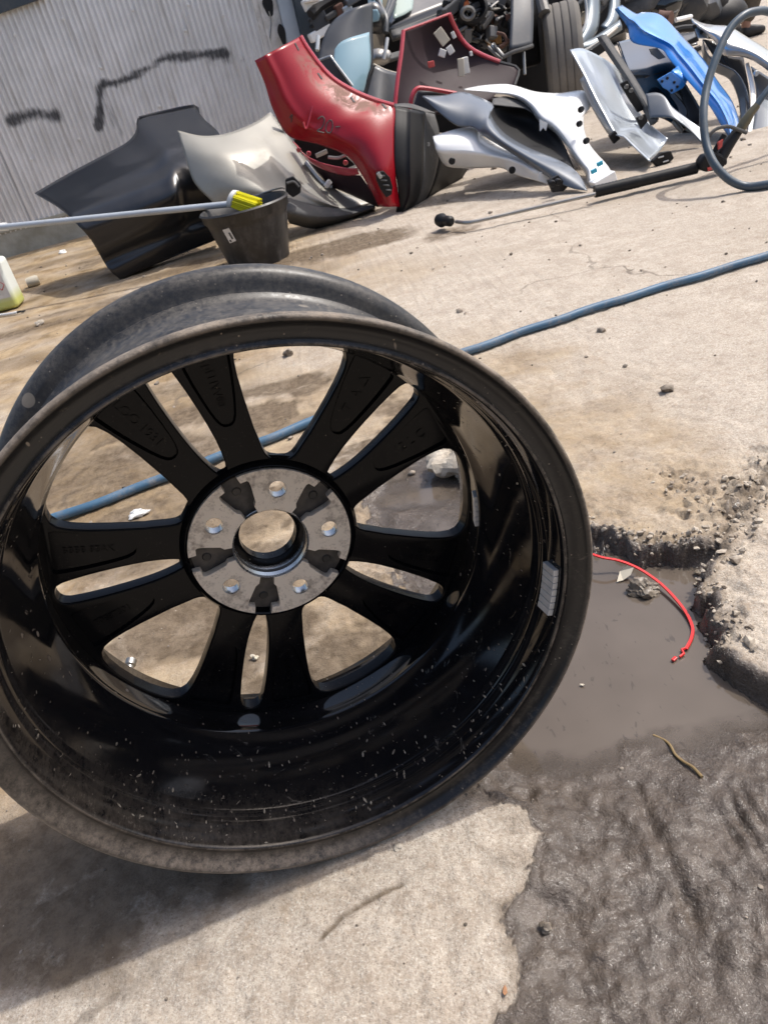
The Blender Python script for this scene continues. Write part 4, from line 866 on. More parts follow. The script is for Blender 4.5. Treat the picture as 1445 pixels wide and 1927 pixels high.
# white wheel-arch rail in front
j_ = root_px('fender_rail', 'short white fender rail resting against the scuffed black bumper lip', 'car panel', 1030, 345)
U = [(814, 257, 3.62), (856, 244, 3.6), (888, 239, 3.56), (902, 244, 3.52), (908, 258, 3.48), (934, 271, 3.42), (963, 283, 3.36), (1007, 298, 3.26), (1022, 303, 3.22), (1028, 318, 3.19)]
Ml = [(818, 272, 3.56), (826, 284, 3.52), (876, 286, 3.46), (905, 289, 3.42), (925, 293, 3.40), (945, 297, 3.36), (963, 301, 3.32), (985, 311, 3.26), (1001, 322, 3.2), (1014, 328, 3.18)]
Bl = [(822, 286, 3.58), (838, 311, 3.58), (870, 316, 3.54), (900, 316, 3.5), (925, 315, 3.47), (946, 316, 3.43), (960, 324, 3.38), (985, 333, 3.3), (1007, 339, 3.22), (1030, 346, 3.16)]
U = lift(U, Ml, .12)
P(j_, 'outer_skin', strip(U, Ml, 14, 50, lambda u, v: -.02*math.sin(math.pi*u)), M['white'], .004, 60)
P(j_, 'underside_flange', strip(Ml, Bl, 8, 50), M['white'], .003, 50)
plt(j_, 'end_tab', [(1013, 326), (1029, 318), (1042, 341), (1032, 347), (1014, 340)], 3.15, .012, M['white'])
for x, y in ((850, 303), (963, 320)): disc(j_, 'clip_hole', x, y, 3.42 if x < 900 else 3.27, .014, .008, M['blackplastic'], 12)
tb(j_, 'end_clip', [(806, 268, 3.54), (806, 275, 3.54)], .006, M['steel'], 4, 6, False)

# pale wing
k_ = root_px('car_wing', 'pale blue-grey car wing standing upright beside the black tyre', 'car panel', 1225, 306)
lf = [(1072, 94, 3.78), (1096, 137, 3.66), (1118, 182, 3.54), (1138, 219, 3.44), (1158, 254, 3.34), (1172, 257, 3.3), (1197, 281, 3.2), (1222, 304, 3.1)]
rt = [(1163, 129, 3.86), (1172, 157, 3.74), (1197, 202, 3.58), (1222, 233, 3.46), (1256, 261, 3.32)]
P(k_, 'outer_skin', coons([(1072, 94, 3.78), (1096, 92, 3.82), (1132, 109, 3.85), (1163, 129, 3.86)], [(1222, 304, 3.1), (1240, 285, 3.2), (1256, 261, 3.32)], lf, rt, 22, 36, lambda u, v: .05*math.sin(math.pi*u)*(.3+v)-.03*math.exp(-(u/.1)**2)), M['palegrey'], .004, 60)
P(k_, 'edge_flange', strip([(1090, 150, 3.66), (1110, 196, 3.54), (1135, 240, 3.42), (1152, 262, 3.36)], [(1098, 143, 3.63), (1119, 187, 3.52), (1140, 225, 3.42), (1158, 256, 3.33)], 4, 16), M['silver'])
bxp(k_, 'flange_foot', 1155, 258, 3.32, (.03, .02, .04), M['blackplastic'], 0, -.5)
plt(k_, 'lower_bracket', [(1226, 304), (1245, 287), (1262, 284), (1268, 298), (1250, 316), (1240, 318)], 3.12, .02, M['blackplastic'], .003)
for q in ((1238, 297), (1247, 305)): tb(k_, 'bracket_slot', [(q[0], q[1], 3.115), (q[0]+10, q[1]-3, 3.115)], .003, M['silver'], 4, 6, False)

# dark trim bar and black gloss panel
x_ = root_px('sill_trim', 'long dark brown plastic sill strip leaning across the black gloss panel', 'car trim', 1236, 300)
P(x_, 'strip', strip([(1124, 70, 3.95), (1150, 110, 3.82), (1180, 155, 3.66), (1205, 196, 3.54), (1226, 236, 3.42)], [(1138, 66, 3.94), (1166, 108, 3.81), (1195, 152, 3.65), (1217, 190, 3.53), (1238, 226, 3.41)], 6, 30, lambda u, v: -.02*math.sin(math.pi*u)), M['scuffed'], .012)
plt(x_, 'bracket_plate', [(1166, 158), (1180, 150), (1205, 190), (1212, 206), (1200, 212), (1185, 190)], 3.50, .012, M['blackplastic'], .003)
plt(x_, 'lower_tab', [(1196, 222), (1214, 214), (1219, 228), (1206, 244)], 3.36, .012, M['blackplastic'], .003)
for q in ((1178, 163), (1205, 221), (1187, 170)): disc(x_, 'bolt_hole', q[0], q[1], 3.47 if q[1] < 200 else 3.345, .009, .006, M['alloy'], 10)
bl = root_px('car_wing', 'black gloss car wing with grey lower fin between the pale and blue wings', 'car panel', 1310, 300)
tgb = NT('black_gloss_paint'); tgb.set(base_color=(.006, .007, .008), roughness=.12, coat_weight=1, coat_roughness=.03); M['blackgloss'] = tgb.m
P(bl, 'outer_skin', coons([(1160, 80, 3.95), (1191, 74, 3.98), (1225, 84, 3.95), (1258, 100, 3.92)], [(1225, 215, 3.66), (1260, 230, 3.62), (1300, 262, 3.55), (1334, 262, 3.50)], [(1160, 80, 3.95), (1180, 134, 3.76), (1205, 180, 3.68), (1225, 215, 3.66)], [(1258, 100, 3.92), (1285, 150, 3.72), (1320, 210, 3.58), (1334, 262, 3.50)], 26, 34, lambda u, v: .07*math.sin(math.pi*u)+.04*math.sin(9*v+3*u)*(1-v)), tgb.m, .004, 60)
P(bl, 'lower_fin', strip([(1214, 177, 3.50), (1235, 175, 3.48), (1250, 182, 3.45), (1264, 202, 3.40), (1290, 222, 3.34), (1320, 243, 3.28)], [(1222, 222, 3.42), (1245, 221, 3.38), (1262, 222, 3.35), (1281, 232, 3.31), (1302, 250, 3.27), (1320, 270, 3.23)], 10, 30), M['slate'], .004)
tb(bl, 'headlamp_bracket', [(1266, 228, 3.36), (1276, 240, 3.34), (1283, 248, 3.33)], .010, M['alloy'], 8, 8)
plt(bl, 'handle_plate', [(1222, 92), (1236, 90), (1252, 108), (1240, 112), (1226, 102)], 3.80, .01, M['silver'])

# blue wing
u_ = root_px('car_wing', 'bright metallic blue car wing standing on its narrow end', 'car panel', 1374, 262)
L_ = [(1156, 17, 4.10), (1180, 50, 3.98), (1190, 80, 3.88), (1242, 92, 3.76), (1259, 112, 3.68), (1292, 151, 3.54), (1315, 177, 3.45), (1337, 203, 3.36), (1362, 244, 3.24), (1373, 257, 3.2)]
R2 = [(1169, 10, 4.14), (1197, 27, 4.08), (1206, 24, 4.08), (1242, 29, 4.04), (1278, 64, 3.92), (1320, 109, 3.76), (1348, 151, 3.62), (1376, 191, 3.48), (1389, 233, 3.32), (1376, 258, 3.2)]
R2 = lift(R2, L_, .16)
P(u_, 'outer_skin', strip(L_, R2, 22, 60, lambda u, v: -.07*math.sin(math.pi*u)-.03*math.exp(-((u-.45)/.07)**2)), M['blue'], .004, 60)
br = [(1236, 150), (1262, 135), (1272, 142), (1290, 158), (1284, 166), (1264, 177), (1256, 170), (1247, 165)]
plt(u_, 'bracket', br, 3.56, .006, M['blue'], .002)
P(u_, 'bracket_neck', strip([(1262, 134, 3.57), (1275, 124, 3.62)], [(1290, 158, 3.56), (1293, 150, 3.55)], 4, 4, smooth=False), M['blue'])
for q in ((1245, 153), (1255, 147), (1268, 155), (1263, 170), (1274, 163)): disc(u_, 'bracket_hole', q[0], q[1], 3.558, .006, .003, M['blackplastic'], 10)
plt(u_, 'foot_clip', [(1392, 265), (1405, 262), (1416, 272), (1412, 286), (1400, 276)], 3.22, .01, M['blue'])

# silver wing at the right edge and its grey neighbour
s_ = root_px('car_wing', 'silver car wing overhanging the grey arch at the right edge', 'car panel', 1425, 265)
U = [(1299, 34, 3.98), (1320, 44, 3.94), (1343, 48, 3.92), (1371, 51, 3.9), (1404, 70, 3.84), (1445, 95, 3.76), (1500, 135, 3.64), (1545, 190, 3.5)]
Lw = [(1304, 44, 3.94), (1322, 60, 3.88), (1345, 78, 3.82), (1360, 103, 3.74), (1388, 105, 3.70), (1413, 112, 3.66), (1445, 133, 3.58), (1500, 185, 3.44), (1535, 235, 3.3)]
U = lift(U, Lw, .14)
P(s_, 'outer_skin', strip(U, Lw, 16, 46, lambda u, v: -.08*math.sin(math.pi*u)), M['silver'], .004, 60)
P(s_, 'headlamp_flange', coons([(1299, 34, 3.97), (1310, 40, 3.96)], [(1313, 72, 3.86), (1332, 72, 3.86)], [(1299, 34, 3.97), (1307, 55, 3.9), (1313, 72, 3.86)], [(1310, 40, 3.96), (1324, 56, 3.9), (1332, 72, 3.86)], 6, 10), M['palegrey'])
for q in ((1306, 50), (1319, 60)): disc(s_, 'lamp_hole', q[0], q[1], 3.86, .010, .004, M['blackplastic'], 10)
disc(s_, 'tab_eye', 1421, 138, 3.54, .012, .01, M['palegrey'], 10)
o_ = root_px('car_wing', 'grey-blue arched wing tucked under the silver one at right', 'car panel', 1405, 262)
P(o_, 'arch_skin', strip([(1322, 74, 3.92), (1330, 100, 3.86), (1350, 118, 3.8), (1384, 135, 3.72), (1404, 170, 3.62), (1411, 215, 3.5), (1408, 256, 3.36)], [(1320, 95, 3.95), (1328, 125, 3.88), (1350, 138, 3.82), (1372, 150, 3.76), (1388, 185, 3.66), (1393, 225, 3.54), (1396, 252, 3.42)], 8, 36), M['slate'], .004)
P(o_, 'side_skin', coons([(1322, 74, 3.92), (1345, 80, 3.9), (1365, 104, 3.84), (1398, 108, 3.8)], [(1400, 252, 3.36), (1410, 254, 3.34)], [(1322, 74, 3.92), (1350, 118, 3.86), (1398, 175, 3.64), (1400, 252, 3.36)], [(1398, 108, 3.8), (1410, 180, 3.6), (1410, 254, 3.34)], 10, 24), M['greypanel'], .004)
P(o_, 'edge_strip', strip([(1402, 120, 3.7), (1412, 180, 3.55), (1406, 256, 3.3)], [(1408, 118, 3.7), (1421, 180, 3.54), (1413, 256, 3.3)], 4, 16), M['white'], .004)
P(o_, 'rear_skin', coons([(1412, 125, 3.72), (1450, 150, 3.66), (1500, 190, 3.55)], [(1413, 254, 3.32), (1445, 246, 3.34), (1500, 240, 3.36)], [(1412, 125, 3.72), (1422, 180, 3.55), (1413, 254, 3.32)], [(1500, 190, 3.55), (1500, 240, 3.36)], 14, 18, lambda u, v: -.04*math.sin(math.pi*u)), M['slate'], .004)
plt(o_, 'foot_bracket', [(1430, 252), (1450, 248), (1450, 275), (1434, 280)], 3.28, .015, M['silver'], .002)
# ------------------------------------------------------------------ wrecked cars behind
c_ = thing('wrecked_car', 'dark stripped car with open engine bay behind the bumpers', 'car', tuple(G(900, 230)))
P(c_, 'scuttle_panel', coons([(731, 57, 5.3), (800, 28, 5.5), (900, -12, 5.7)], [(735, 64, 5.25), (805, 38, 5.4), (905, -2, 5.6)], [(731, 57, 5.3), (735, 64, 5.25)], [(900, -12, 5.7), (905, -2, 5.6)], 16, 4), M['blackplastic'], .02)
P(c_, 'windscreen', coons([(745, -90, 6.1), (830, -110, 6.3), (900, -120, 6.4)], [(731, 54, 5.35), (800, 26, 5.55), (900, -14, 5.75)], [(745, -90, 6.1), (738, -10, 5.7), (731, 54, 5.35)], [(900, -120, 6.4), (900, -60, 6.0), (900, -14, 5.75)], 14, 14), M['darkcar'], .006)
P(c_, 'quarter_glass', coons([(744, -40, 5.7), (770, -48, 5.8), (785, -50, 5.85)], [(740, 36, 5.35), (760, 28, 5.42), (776, 18, 5.5)], [(744, -40, 5.7), (740, 36, 5.35)], [(785, -50, 5.85), (776, 18, 5.5)], 8, 10), NT('pale_green_glass').set(base_color=(.34, .42, .38), roughness=.1).m, .004)
for a in ([(700, -30, 5.5), (714, 8, 5.35), (726, 34, 5.25), (726, 62, 5.2)], [(752, -30, 5.5), (738, 10, 5.35), (727, 36, 5.25)], [(745, -30, 5.55), (732, 10, 5.4), (724, 36, 5.3)]): tb(c_, 'pillar', a, .016, M['greypanel'], 16, 8)
Q(c_, 'door_mirror', MB().blob(at(704, 36, 5.15), .075, 3, .12, 3, (.85, .7, 1.05)), M['darkcar'])
P(c_, 'mirror_glass', coons([(694, 18, 5.07), (710, 17, 5.07)], [(690, 44, 5.07), (712, 40, 5.07)], [(694, 18, 5.07), (688, 32, 5.07), (690, 44, 5.07)], [(710, 17, 5.07), (715, 30, 5.07), (712, 40, 5.07)], 6, 6), M['glass'], .004)
P(c_, 'side_glass', coons([(690, -40, 5.6), (715, -40, 5.6)], [(693, 14, 5.4), (722, 30, 5.35)], [(690, -40, 5.6), (693, 14, 5.4)], [(715, -40, 5.6), (722, 30, 5.35)], 6, 8), c_.children[2].data.materials[0] if False else M['glass'], .004)
P(c_, 'wing_panel', coons([(692, 58, 5.3), (712, 52, 5.3), (728, 50, 5.3)], [(700, 122, 5.1), (712, 122, 5.1), (722, 118, 5.1)], [(692, 58, 5.3), (694, 90, 5.2), (700, 122, 5.1)], [(728, 50, 5.3), (722, 80, 5.2), (722, 118, 5.1)], 8, 10), M['trousers'], .01)
P(c_, 'front_beam', strip([(735, 62, 5.2), (800, 42, 5.35), (880, 12, 5.5)], [(740, 74, 5.15), (805, 52, 5.3), (885, 22, 5.45)], 4, 14), M['scuffed'], .03)
plt(c_, 'bay_shade_sheet', [(690, 60), (760, 20), (880, -30), (1062, -70), (1078, 185), (880, 250), (720, 250)], 5.75, .05, M['blackplastic'])  # upright black sheet standing in for shade in the bay and under the car
Q(c_, 'headlamp', MB().blob(at(714, 108, 4.85), .06, 3, .25, 5, (1.1, .6, .7)), M['steel'])
tb(c_, 'bonnet_stay', [(729, 72, 4.85), (726, 92, 4.82), (722, 112, 4.8)], .010, M['silver'], 8, 8)
P(c_, 'crossmember', strip([(700, 112, 4.9), (730, 104, 4.95), (770, 92, 5.0)], [(704, 122, 4.88), (732, 116, 4.92), (770, 104, 4.98)], 4, 10), M['scuffed'], .02)
# engine clutter
Q(c_, 'engine_block', MB().box(at(920, 70, 5.35), (.55, .25, .42), np.array(Matrix.Rotation(.2, 3, 'Z'))), M['blackplastic'], smooth=False, bevel=.03)
mbq = MB().lathe([(.062, 0), (.075, .01), (.078, .09), (.06, .10), (.055, .02)], 20, at(880, 26, 4.95), (1, 0, 0), (0, .3, .95), (.2, -.95, .25)); Q(c_, 'intake_pipe', mbq, M['blackplastic'])
tb(c_, 'intake_rim', [(869+11*math.cos(a)+11, 25+11*math.sin(a), 4.84) for a in np.linspace(0, 6.2, 16)], .012, M['alloy'], 24, 6)
bxp(c_, 'orange_cap', 873, 9, 4.9, (.05, .03, .025), M['orange'], .2, -.3)
rs = np.random.default_rng(5)
for x, y, w2, h2, a, mt in ((862, 46, .09, .06, -.25, 'alloy'), (866, 58, .09, .018, -.25, 'alloy'), (868, 66, .08, .018, -.25, 'alloy'), (900, 46, .14, .035, -.5, 'alloy'), (914, 38, .10, .03, -.6, 'alloy'), (892, 52, .05, .04, .2, 'steel'), (905, 60, .08, .05, .5, 'blackplastic'), (925, 62, .05, .06, .3, 'alloy'), (934, 76, .04, .05, .1, 'amber'), (923, 80, .045, .03, .5, 'amber'),
                             (950, 40, .07, .05, .2, 'scuffed'), (956, 33, .03, .03, 0, 'rust'), (898, 74, .06, .04, .4, 'steel'), (908, 84, .05, .03, .6, 'scuffed'), (880, 66, .04, .07, .2, 'alloy'), (940, 92, .07, .03, .2, 'scuffed'), (950, 82, .05, .02, -.5, 'rust'), (918, 20, .03, .07, .1, 'scuffed'), (890, 12, .12, .03, -.2, 'scuffed'), (850, 16, .10, .05, -.4, 'scuffed'), (846, 8, .08, .03, .3, 'blackplastic')):
    bxp(c_, 'engine_part', x, y, 4.92+rs.uniform(-.05, .08), (w2, .05, h2), M[mt], rs.uniform(-.4, .4), a, rs.uniform(-.3, .3), .006)
for pts, r, mt in (([(905, 20, 5.0), (915, 28, 4.95), (912, 45, 4.92), (900, 55, 4.9)], .014, 'blackplastic'), ([(930, 15, 5.0), (950, 30, 4.95), (962, 55, 4.92), (958, 85, 4.9)], .022, 'blackplastic'), ([(925, 85, 4.8), (938, 97, 4.78), (948, 108, 4.77)], .012, 'silver'), ([(918, 88, 4.8), (930, 100, 4.78), (945, 112, 4.76)], .009, 'alloy'), ([(887, 30, 4.86), (900, 18, 4.9), (915, 24, 4.92), (912, 34, 4.9)], .008, 'scuffed'), ([(935, 62, 4.85), (948, 66, 4.83), (952, 80, 4.82), (940, 88, 4.82)], .009, 'rust'), ([(860, 30, 4.9), (840, 25, 5.0), (825, 32, 5.1)], .012, 'blackplastic')):
    tb(c_, 'engine_hose', pts, r, M[mt], 20, 8)
for k in range(70):
    x, y = rs.uniform(855, 960), rs.uniform(-5, 108)
    if y > 40+(x-855)*.75 or (x < 880 and y > 62): continue
    bxp(c_, 'engine_part', x, y, 4.98+rs.uniform(-.06, .25), (rs.uniform(.02, .09), .04, rs.uniform(.015, .06)), M[rs.choice(['blackplastic', 'blackplastic', 'alloy', 'scuffed', 'steel', 'rust'], p=[.3, .2, .2, .15, .1, .05])], rs.uniform(-.6, .6), rs.uniform(-1, 1), rs.uniform(-.5, .5), .005)
for k in range(14):
    x, y = rs.uniform(860, 950), rs.uniform(0, 90); tb(c_, 'engine_hose', [(x, y, 4.95), (x+rs.uniform(-18, 18), y+rs.uniform(4, 14), 4.9), (x+rs.uniform(-25, 25), y+rs.uniform(10, 26), 4.95)], rs.uniform(.004, .011), M[rs.choice(['blackplastic', 'scuffed', 'steel'])], 12, 6)
P(c_, 'inner_wing', coons([(962, -30, 5.0), (985, -40, 5.02), (1000, -45, 5.05)], [(958, 95, 4.75), (980, 92, 4.76), (1001, 86, 4.78)], [(962, -30, 5.0), (960, 40, 4.85), (958, 95, 4.75)], [(1000, -45, 5.05), (1003, 20, 4.9), (1001, 86, 4.78)], 8, 14), M['greypanel'], .01)
tb(c_, 'lower_rail', [(945, 108, 4.7), (965, 98, 4.7), (985, 92, 4.7), (1002, 86, 4.72)], .010, M['scuffed'], 12, 8)
tb(c_, 'rail_brace', [(945, 106, 4.71), (938, 98, 4.74), (928, 82, 4.8)], .008, M['scuffed'], 8, 8)
tb(c_, 'drop_link', [(958, 104, 4.8), (957, 118, 4.78), (952, 135, 4.76)], .012, M['scuffed'], 8, 8)
tb(c_, 'tie_rod', [(985, 98, 4.8), (987, 140, 4.75)], .008, M['steel'], 6, 6)
tb(c_, 'suspension_strut', [(1018, -25, 5.2), (1019, 5, 5.15), (1024, 26, 5.1)], .035, M['alloy'], 8, 10)
# wheel arch and wheel
P(c_, 'arch_liner', strip([(1050, -30, 5.5), (1066, -10, 5.5), (1082, 25, 5.45), (1091, 70, 5.4), (1094, 110, 5.35)], [(1046, -20, 5.4), (1060, 8, 5.4), (1073, 40, 5.35), (1082, 80, 5.3), (1087, 115, 5.25)], 6, 20), M['blackplastic'], .02)
tyc = at(1060, 108, 5.22); tyc[2] = .297; Rt, Wt = .297, .108
ax = np.array([.96, -.28, .0]); ax /= np.linalg.norm(ax); bx_ = np.array([0, 0, 1.]); cx_ = np.cross(ax, bx_)
tyre = []
pr = [(.19, -Wt*.8), (.23, -Wt), (.27, -Wt*.98), (.288, -Wt*.86)]
for k in range(4):
    z0 = -Wt*.80+k*Wt*.4; z1 = z0+Wt*.365; pr += [(Rt-.004, z0), (Rt, z0+.006), (Rt, z1-.006), (Rt-.003, z1), (Rt-.007, z1+.001), (Rt-.007, z1+Wt*.04-.001)] if k < 3 else [(Rt-.004, z0), (Rt, z0+.006), (Rt, z1-.006), (Rt-.004, z1)]
pr += [(.288, Wt*.86), (.27, Wt*.98), (.23, Wt), (.19, Wt*.8)]
wroot = c_
ty = Q(c_, 'tyre', MB().lathe(pr, 80, tyc, bx_, cx_, ax), M['rubber'], sharp=30)
for k in range(0):
    a = 2*math.pi*k/64; n_ = math.cos(a)*bx_+math.sin(a)*cx_; tg_ = -math.sin(a)*bx_+math.cos(a)*cx_
    for sd in (-1, 1): mb.box(tyc+n_*(Rt-.012)+ax*sd*Wt*.84, (.006, .03, .022), np.stack([n_, ax, tg_], 1))
Q(c_, 'wheel_disc', MB().lathe([(.0001, -.03), (.06, -.05), (.18, -.07), (.195, -.09), (.195, .09), (.18, .05), (.0001, .03)], 40, tyc, bx_, cx_, ax), M['alloy'])

b2 = thing('car_body_shell', 'stripped blue-grey car body with open door frame beside the tyre', 'car', tuple(G(1130, 150)))
for nm, A, B in (('door_pillar', [(1098, -40, 5.3), (1101, 10, 5.2), (1100, 45, 5.1), (1088, 68, 5.05), (1082, 80, 5.0)], [(1124, -45, 5.32), (1126, 10, 5.22), (1122, 55, 5.12), (1106, 78, 5.05), (1090, 92, 5.0)]),
                 ('rear_pillar', [(1142, -40, 5.4), (1146, 5, 5.3), (1142, 35, 5.2), (1130, 52, 5.15)], [(1160, -42, 5.42), (1164, 2, 5.32), (1160, 38, 5.22), (1146, 58, 5.15)]),
                 ('sill', [(1080, 82, 5.02), (1110, 76, 5.05), (1140, 58, 5.1), (1166, 40, 5.16)], [(1084, 98, 5.0), (1112, 92, 5.02), (1142, 72, 5.08), (1168, 54, 5.14)])):
    P(b2, nm, strip(A, B, 8, 24, lambda u, v: -.03*math.sin(math.pi*u)), M['steelblue'], .02)
tb(b2, 'door_seal', [(1098, -20, 5.15), (1103, 20, 5.12), (1100, 48, 5.05), (1086, 72, 5.0)], .008, M['silver'], 20, 6)
tb(b2, 'sill_seal', [(1090, 100, 4.95), (1120, 84, 4.98), (1160, 52, 5.08)], .010, M['steel'], 14, 6)
plt(b2, 'cabin_back', [(1075, -40), (1175, -60), (1175, 60), (1090, 100)], 5.7, .04, M['blackplastic'])
for x, y, mt in ((1090, 40, 'amber'), (1096, 34, 'foam'), (1092, 10, 'scuffed'), (1130, 12, 'scuffed'), (1135, 0, 'alloy')): bxp(b2, 'cabin_part', x, y, 5.3, (.07, .05, .045), M[mt], .3, -.5, 0, .01)
def tyre_at(root, c, R0, w0, axd, name='tyre'):
    axd = np.asarray(axd, float)/np.linalg.norm(axd); bz = np.array([0, 0, 1.]); cz = np.cross(axd, bz)
    return Q(root, name, MB().lathe([(R0*.6, -w0*.8), (R0*.75, -w0), (R0*.92, -w0*.95), (R0, -w0*.7), (R0, w0*.7), (R0*.92, w0*.95), (R0*.75, w0), (R0*.6, w0*.8)], 48, c, bz, cz, axd), M['rubber'])
cc = G(1178, 80); tyre_at(b2, np.array([cc[0], cc[1]+.25, .3]), .30, .10, (.9, -.4, 0))
bxp(b2, 'sill_bracket', 1125, 92, 4.9, (.12, .06, .05), M['blackplastic'], .2, -.3)

# clutter at the upper left between shed post and tailgate
k2 = thing('parts_rack', 'jumble of dark stripped parts behind the post and tailgate', 'car parts', tuple(G(630, 250)))
plt(k2, 'dark_shell', [(572, 8), (600, 4), (640, -20), (700, -40), (700, 40), (620, 75), (595, 110)], 5.6, .06, M['blackplastic'])
for x, y, w2, h2, mt in ((588, 3, .12, .06, 'white'), (602, 62, .14, .05, 'white'), (600, 40, .10, .08, 'greypanel'), (594, 33, .09, .02, 'blackplastic'), (596, 44, .09, .02, 'blackplastic'), (640, 22, .05, .08, 'rust'), (652, 18, .06, .04, 'palegrey'), (625, 28, .10, .03, 'scuffed'), (664, 0, .10, .04, 'slate')):
    bxp(k2, 'stripped_part', x, y, 5.35, (w2, .06, h2), M[mt], .2, -.25, 0, .008)
tb(k2, 'support_rod', [(599, 68, 5.2), (597, 95, 5.15)], .012, M['palegrey'], 6, 8, False)
tb(k2, 'shell_edge', [(585, 28, 5.3), (605, 10, 5.35), (640, -8, 5.4), (690, -20, 5.45)], .03, M['blackplastic'], 20, 8)
P(k2, 'white_ledge', strip([(572, -5, 5.3), (600, -14, 5.3)], [(572, 6, 5.28), (600, 1, 5.28)], 4, 6, smooth=False), M['white'], .02)

# dark heap and rusty pipe at the upper right
hp = thing('scrap_heap', 'heap of black bags and dark plastic parts behind the blue wing', 'scrap', tuple(G(1260, 60)))
for x, y, Y, r, mt, sd in ((1218, 6, 6.0, .20, 'blackplastic', 1), (1242, 18, 5.9, .17, 'blackgloss', 2), (1275, 8, 6.1, .20, 'greypanel', 3), (1300, 12, 6.2, .19, 'greypanel', 4), (1322, 0, 6.2, .16, 'blackplastic', 5), (1200, -8, 5.9, .16, 'scuffed', 6), (1250, -25, 6.3, .3, 'blackplastic', 7), (1180, -25, 5.9, .2, 'slate', 8)):
    Q(hp, 'black_bag', MB().blob(at(x, y, Y), r, 3, .35, sd, (1, .9, .8)), M[mt])
tb(hp, 'rusty_pipe', [(1236, 34, 5.6), (1250, 36, 5.58), (1262, 36, 5.55)], .045, M['rust'], 8, 12)
tb(hp, 'pale_rod', [(1271, 38, 5.7), (1300, 31, 5.75)], .014, M['white'], 6, 8, False)
st = thing('black_seat', 'black curved car seat base beside the crouching person', 'car seat', tuple(G(1345, 60)))
Q(st, 'cushion', MB().blob(at(1348, 34, 6.2), .20, 3, .12, 12, (1.1, .8, .62)), M['blackplastic'])
bxp(st, 'side_bolster', 1318, 20, 6.1, (.06, .12, .3), M['blackplastic'], .2, -.2, 0, .02); bxp(st, 'red_tab', 1317, 12, 6.0, (.03, .02, .05), M['redprint'], 0, 0)
# dashed black bumper piece seen between blue and silver wings
bp = thing('bumper_grille', 'black grille piece lying between the blue and silver wings', 'car part', tuple(G(1300, 110)))
tb(bp, 'rail', [(1268, 58, 4.6), (1285, 54, 4.6), (1306, 53, 4.6)], .018, M['blackplastic'], 12, 8); P(bp, 'skin', strip([(1270, 66, 4.55), (1306, 60, 4.55)], [(1285, 90, 4.4), (1312, 84, 4.4)], 6, 8, smooth=False), M['greypanel']); bxp(bp, 'slot', 1300, 78, 4.4, (.07, .02, .025), M['blackplastic'], 0, -.2)
tb(bp, 'lower_rail', [(1284, 90, 4.45), (1300, 96, 4.4), (1316, 90, 4.4)], .014, M['blackplastic'], 10, 8)

# crouching person at the upper right corner
pr_ = thing('person', 'person crouching at the top right corner in pale clothes, khaki leg covers and dark shoes', 'person', tuple(G(1405, 68)))
def skin_mesh(name, verts, edges, radii, mat, root, sub=2):
    me = bpy.data.meshes.new(name); me.from_pydata([tuple(v) for v in verts], edges, []); o = bpy.data.objects.new(name, me); COL.objects.link(o)
    md = o.modifiers.new('s', 'SKIN'); md.use_smooth_shade = True
    for k, sv in enumerate(me.skin_vertices[0].data): sv.radius = (radii[k], radii[k]); sv.use_root = k == 0
    o.modifiers.new('ss', 'SUBSURF').levels = sub; o.modifiers['ss'].render_levels = sub
    dg = bpy.context.evaluated_depsgraph_get(); dg.update(); m2 = bpy.data.meshes.new_from_object(o.evaluated_get(dg)); bpy.data.objects.remove(o)
    m2.materials.clear(); m2.materials.append(mat); m2.name = name; o = bpy.data.objects.new(name, m2); COL.objects.link(o); return attach(o, root)
base = G(1412, 68); bxx, byy = base[0], base[1]
def pp(dx, dy, z): return (bxx+dx, byy+dy, z)
# body: pelvis, spine, neck, head, two legs, two arms in a deep squat facing right
bv = [pp(-.36, .10, .30), pp(-.26, .10, .50), pp(-.10, .10, .70), pp(-.02, .10, .80), pp(.04, .10, .93), pp(.07, .10, 1.02),
      pp(-.34, .0, .28), pp(.06, -.05, .47), pp(-.06, -.02, .10), pp(-.05, -.02, .05), pp(.03, -.02, .04),
      pp(-.34, .20, .28), pp(.08, .24, .47), pp(-.04, .22, .10), pp(-.03, .22, .05), pp(.05, .22, .04),
      pp(-.08, -.06, .70), pp(.05, -.10, .48), pp(.20, -.04, .32), pp(.26, -.03, .27),
      pp(-.08, .26, .70), pp(.07, .30, .48), pp(.22, .22, .32), pp(.28, .2, .27)]
be = [(0, 1), (1, 2), (2, 3), (3, 4), (4, 5), (0, 6), (6, 7), (7, 8), (8, 9), (9, 10), (0, 11), (11, 12), (12, 13), (13, 14), (14, 15), (2, 16), (16, 17), (17, 18), (18, 19), (2, 20), (20, 21), (21, 22), (22, 23)]
brd = [.12, .13, .12, .05, .09, .08, .08, .055, .04, .04, .03, .08, .055, .04, .04, .03, .055, .042, .032, .03, .055, .042, .032, .03]
skin_mesh('body', bv, be, brd, M['skin'], pr_)
skin_mesh('jacket', [bv[i] for i in (0, 1, 2, 16, 17, 18, 20, 21, 22)], [(0, 1), (1, 2), (2, 3), (3, 4), (4, 5), (2, 6), (6, 7), (7, 8)], [.155, .165, .15, .075, .065, .055, .075, .065, .055], M['shirt'], pr_)
skin_mesh('trousers', [bv[0], bv[6], bv[7], bv[11], bv[12]], [(0, 1), (1, 2), (0, 3), (3, 4)], [.15, .115, .085, .115, .085], M['shirt'], pr_)
for a, b in ((7, 8), (12, 13)): skin_mesh('leg_cover', [bv[a], (np.array(bv[a])*.5+np.array(bv[b])*.5), bv[b]], [(0, 1), (1, 2)], [.075, .07, .062], M['trousers'], pr_)
for a in (9, 14): skin_mesh('shoe', [np.array(bv[a])+(-.05, 0, -.005), np.array(bv[a])+(.05, 0, -.01), np.array(bv[a])+(.16, 0, -.022)], [(0, 1), (1, 2)], [.05, .048, .03], M['shoe'], pr_)
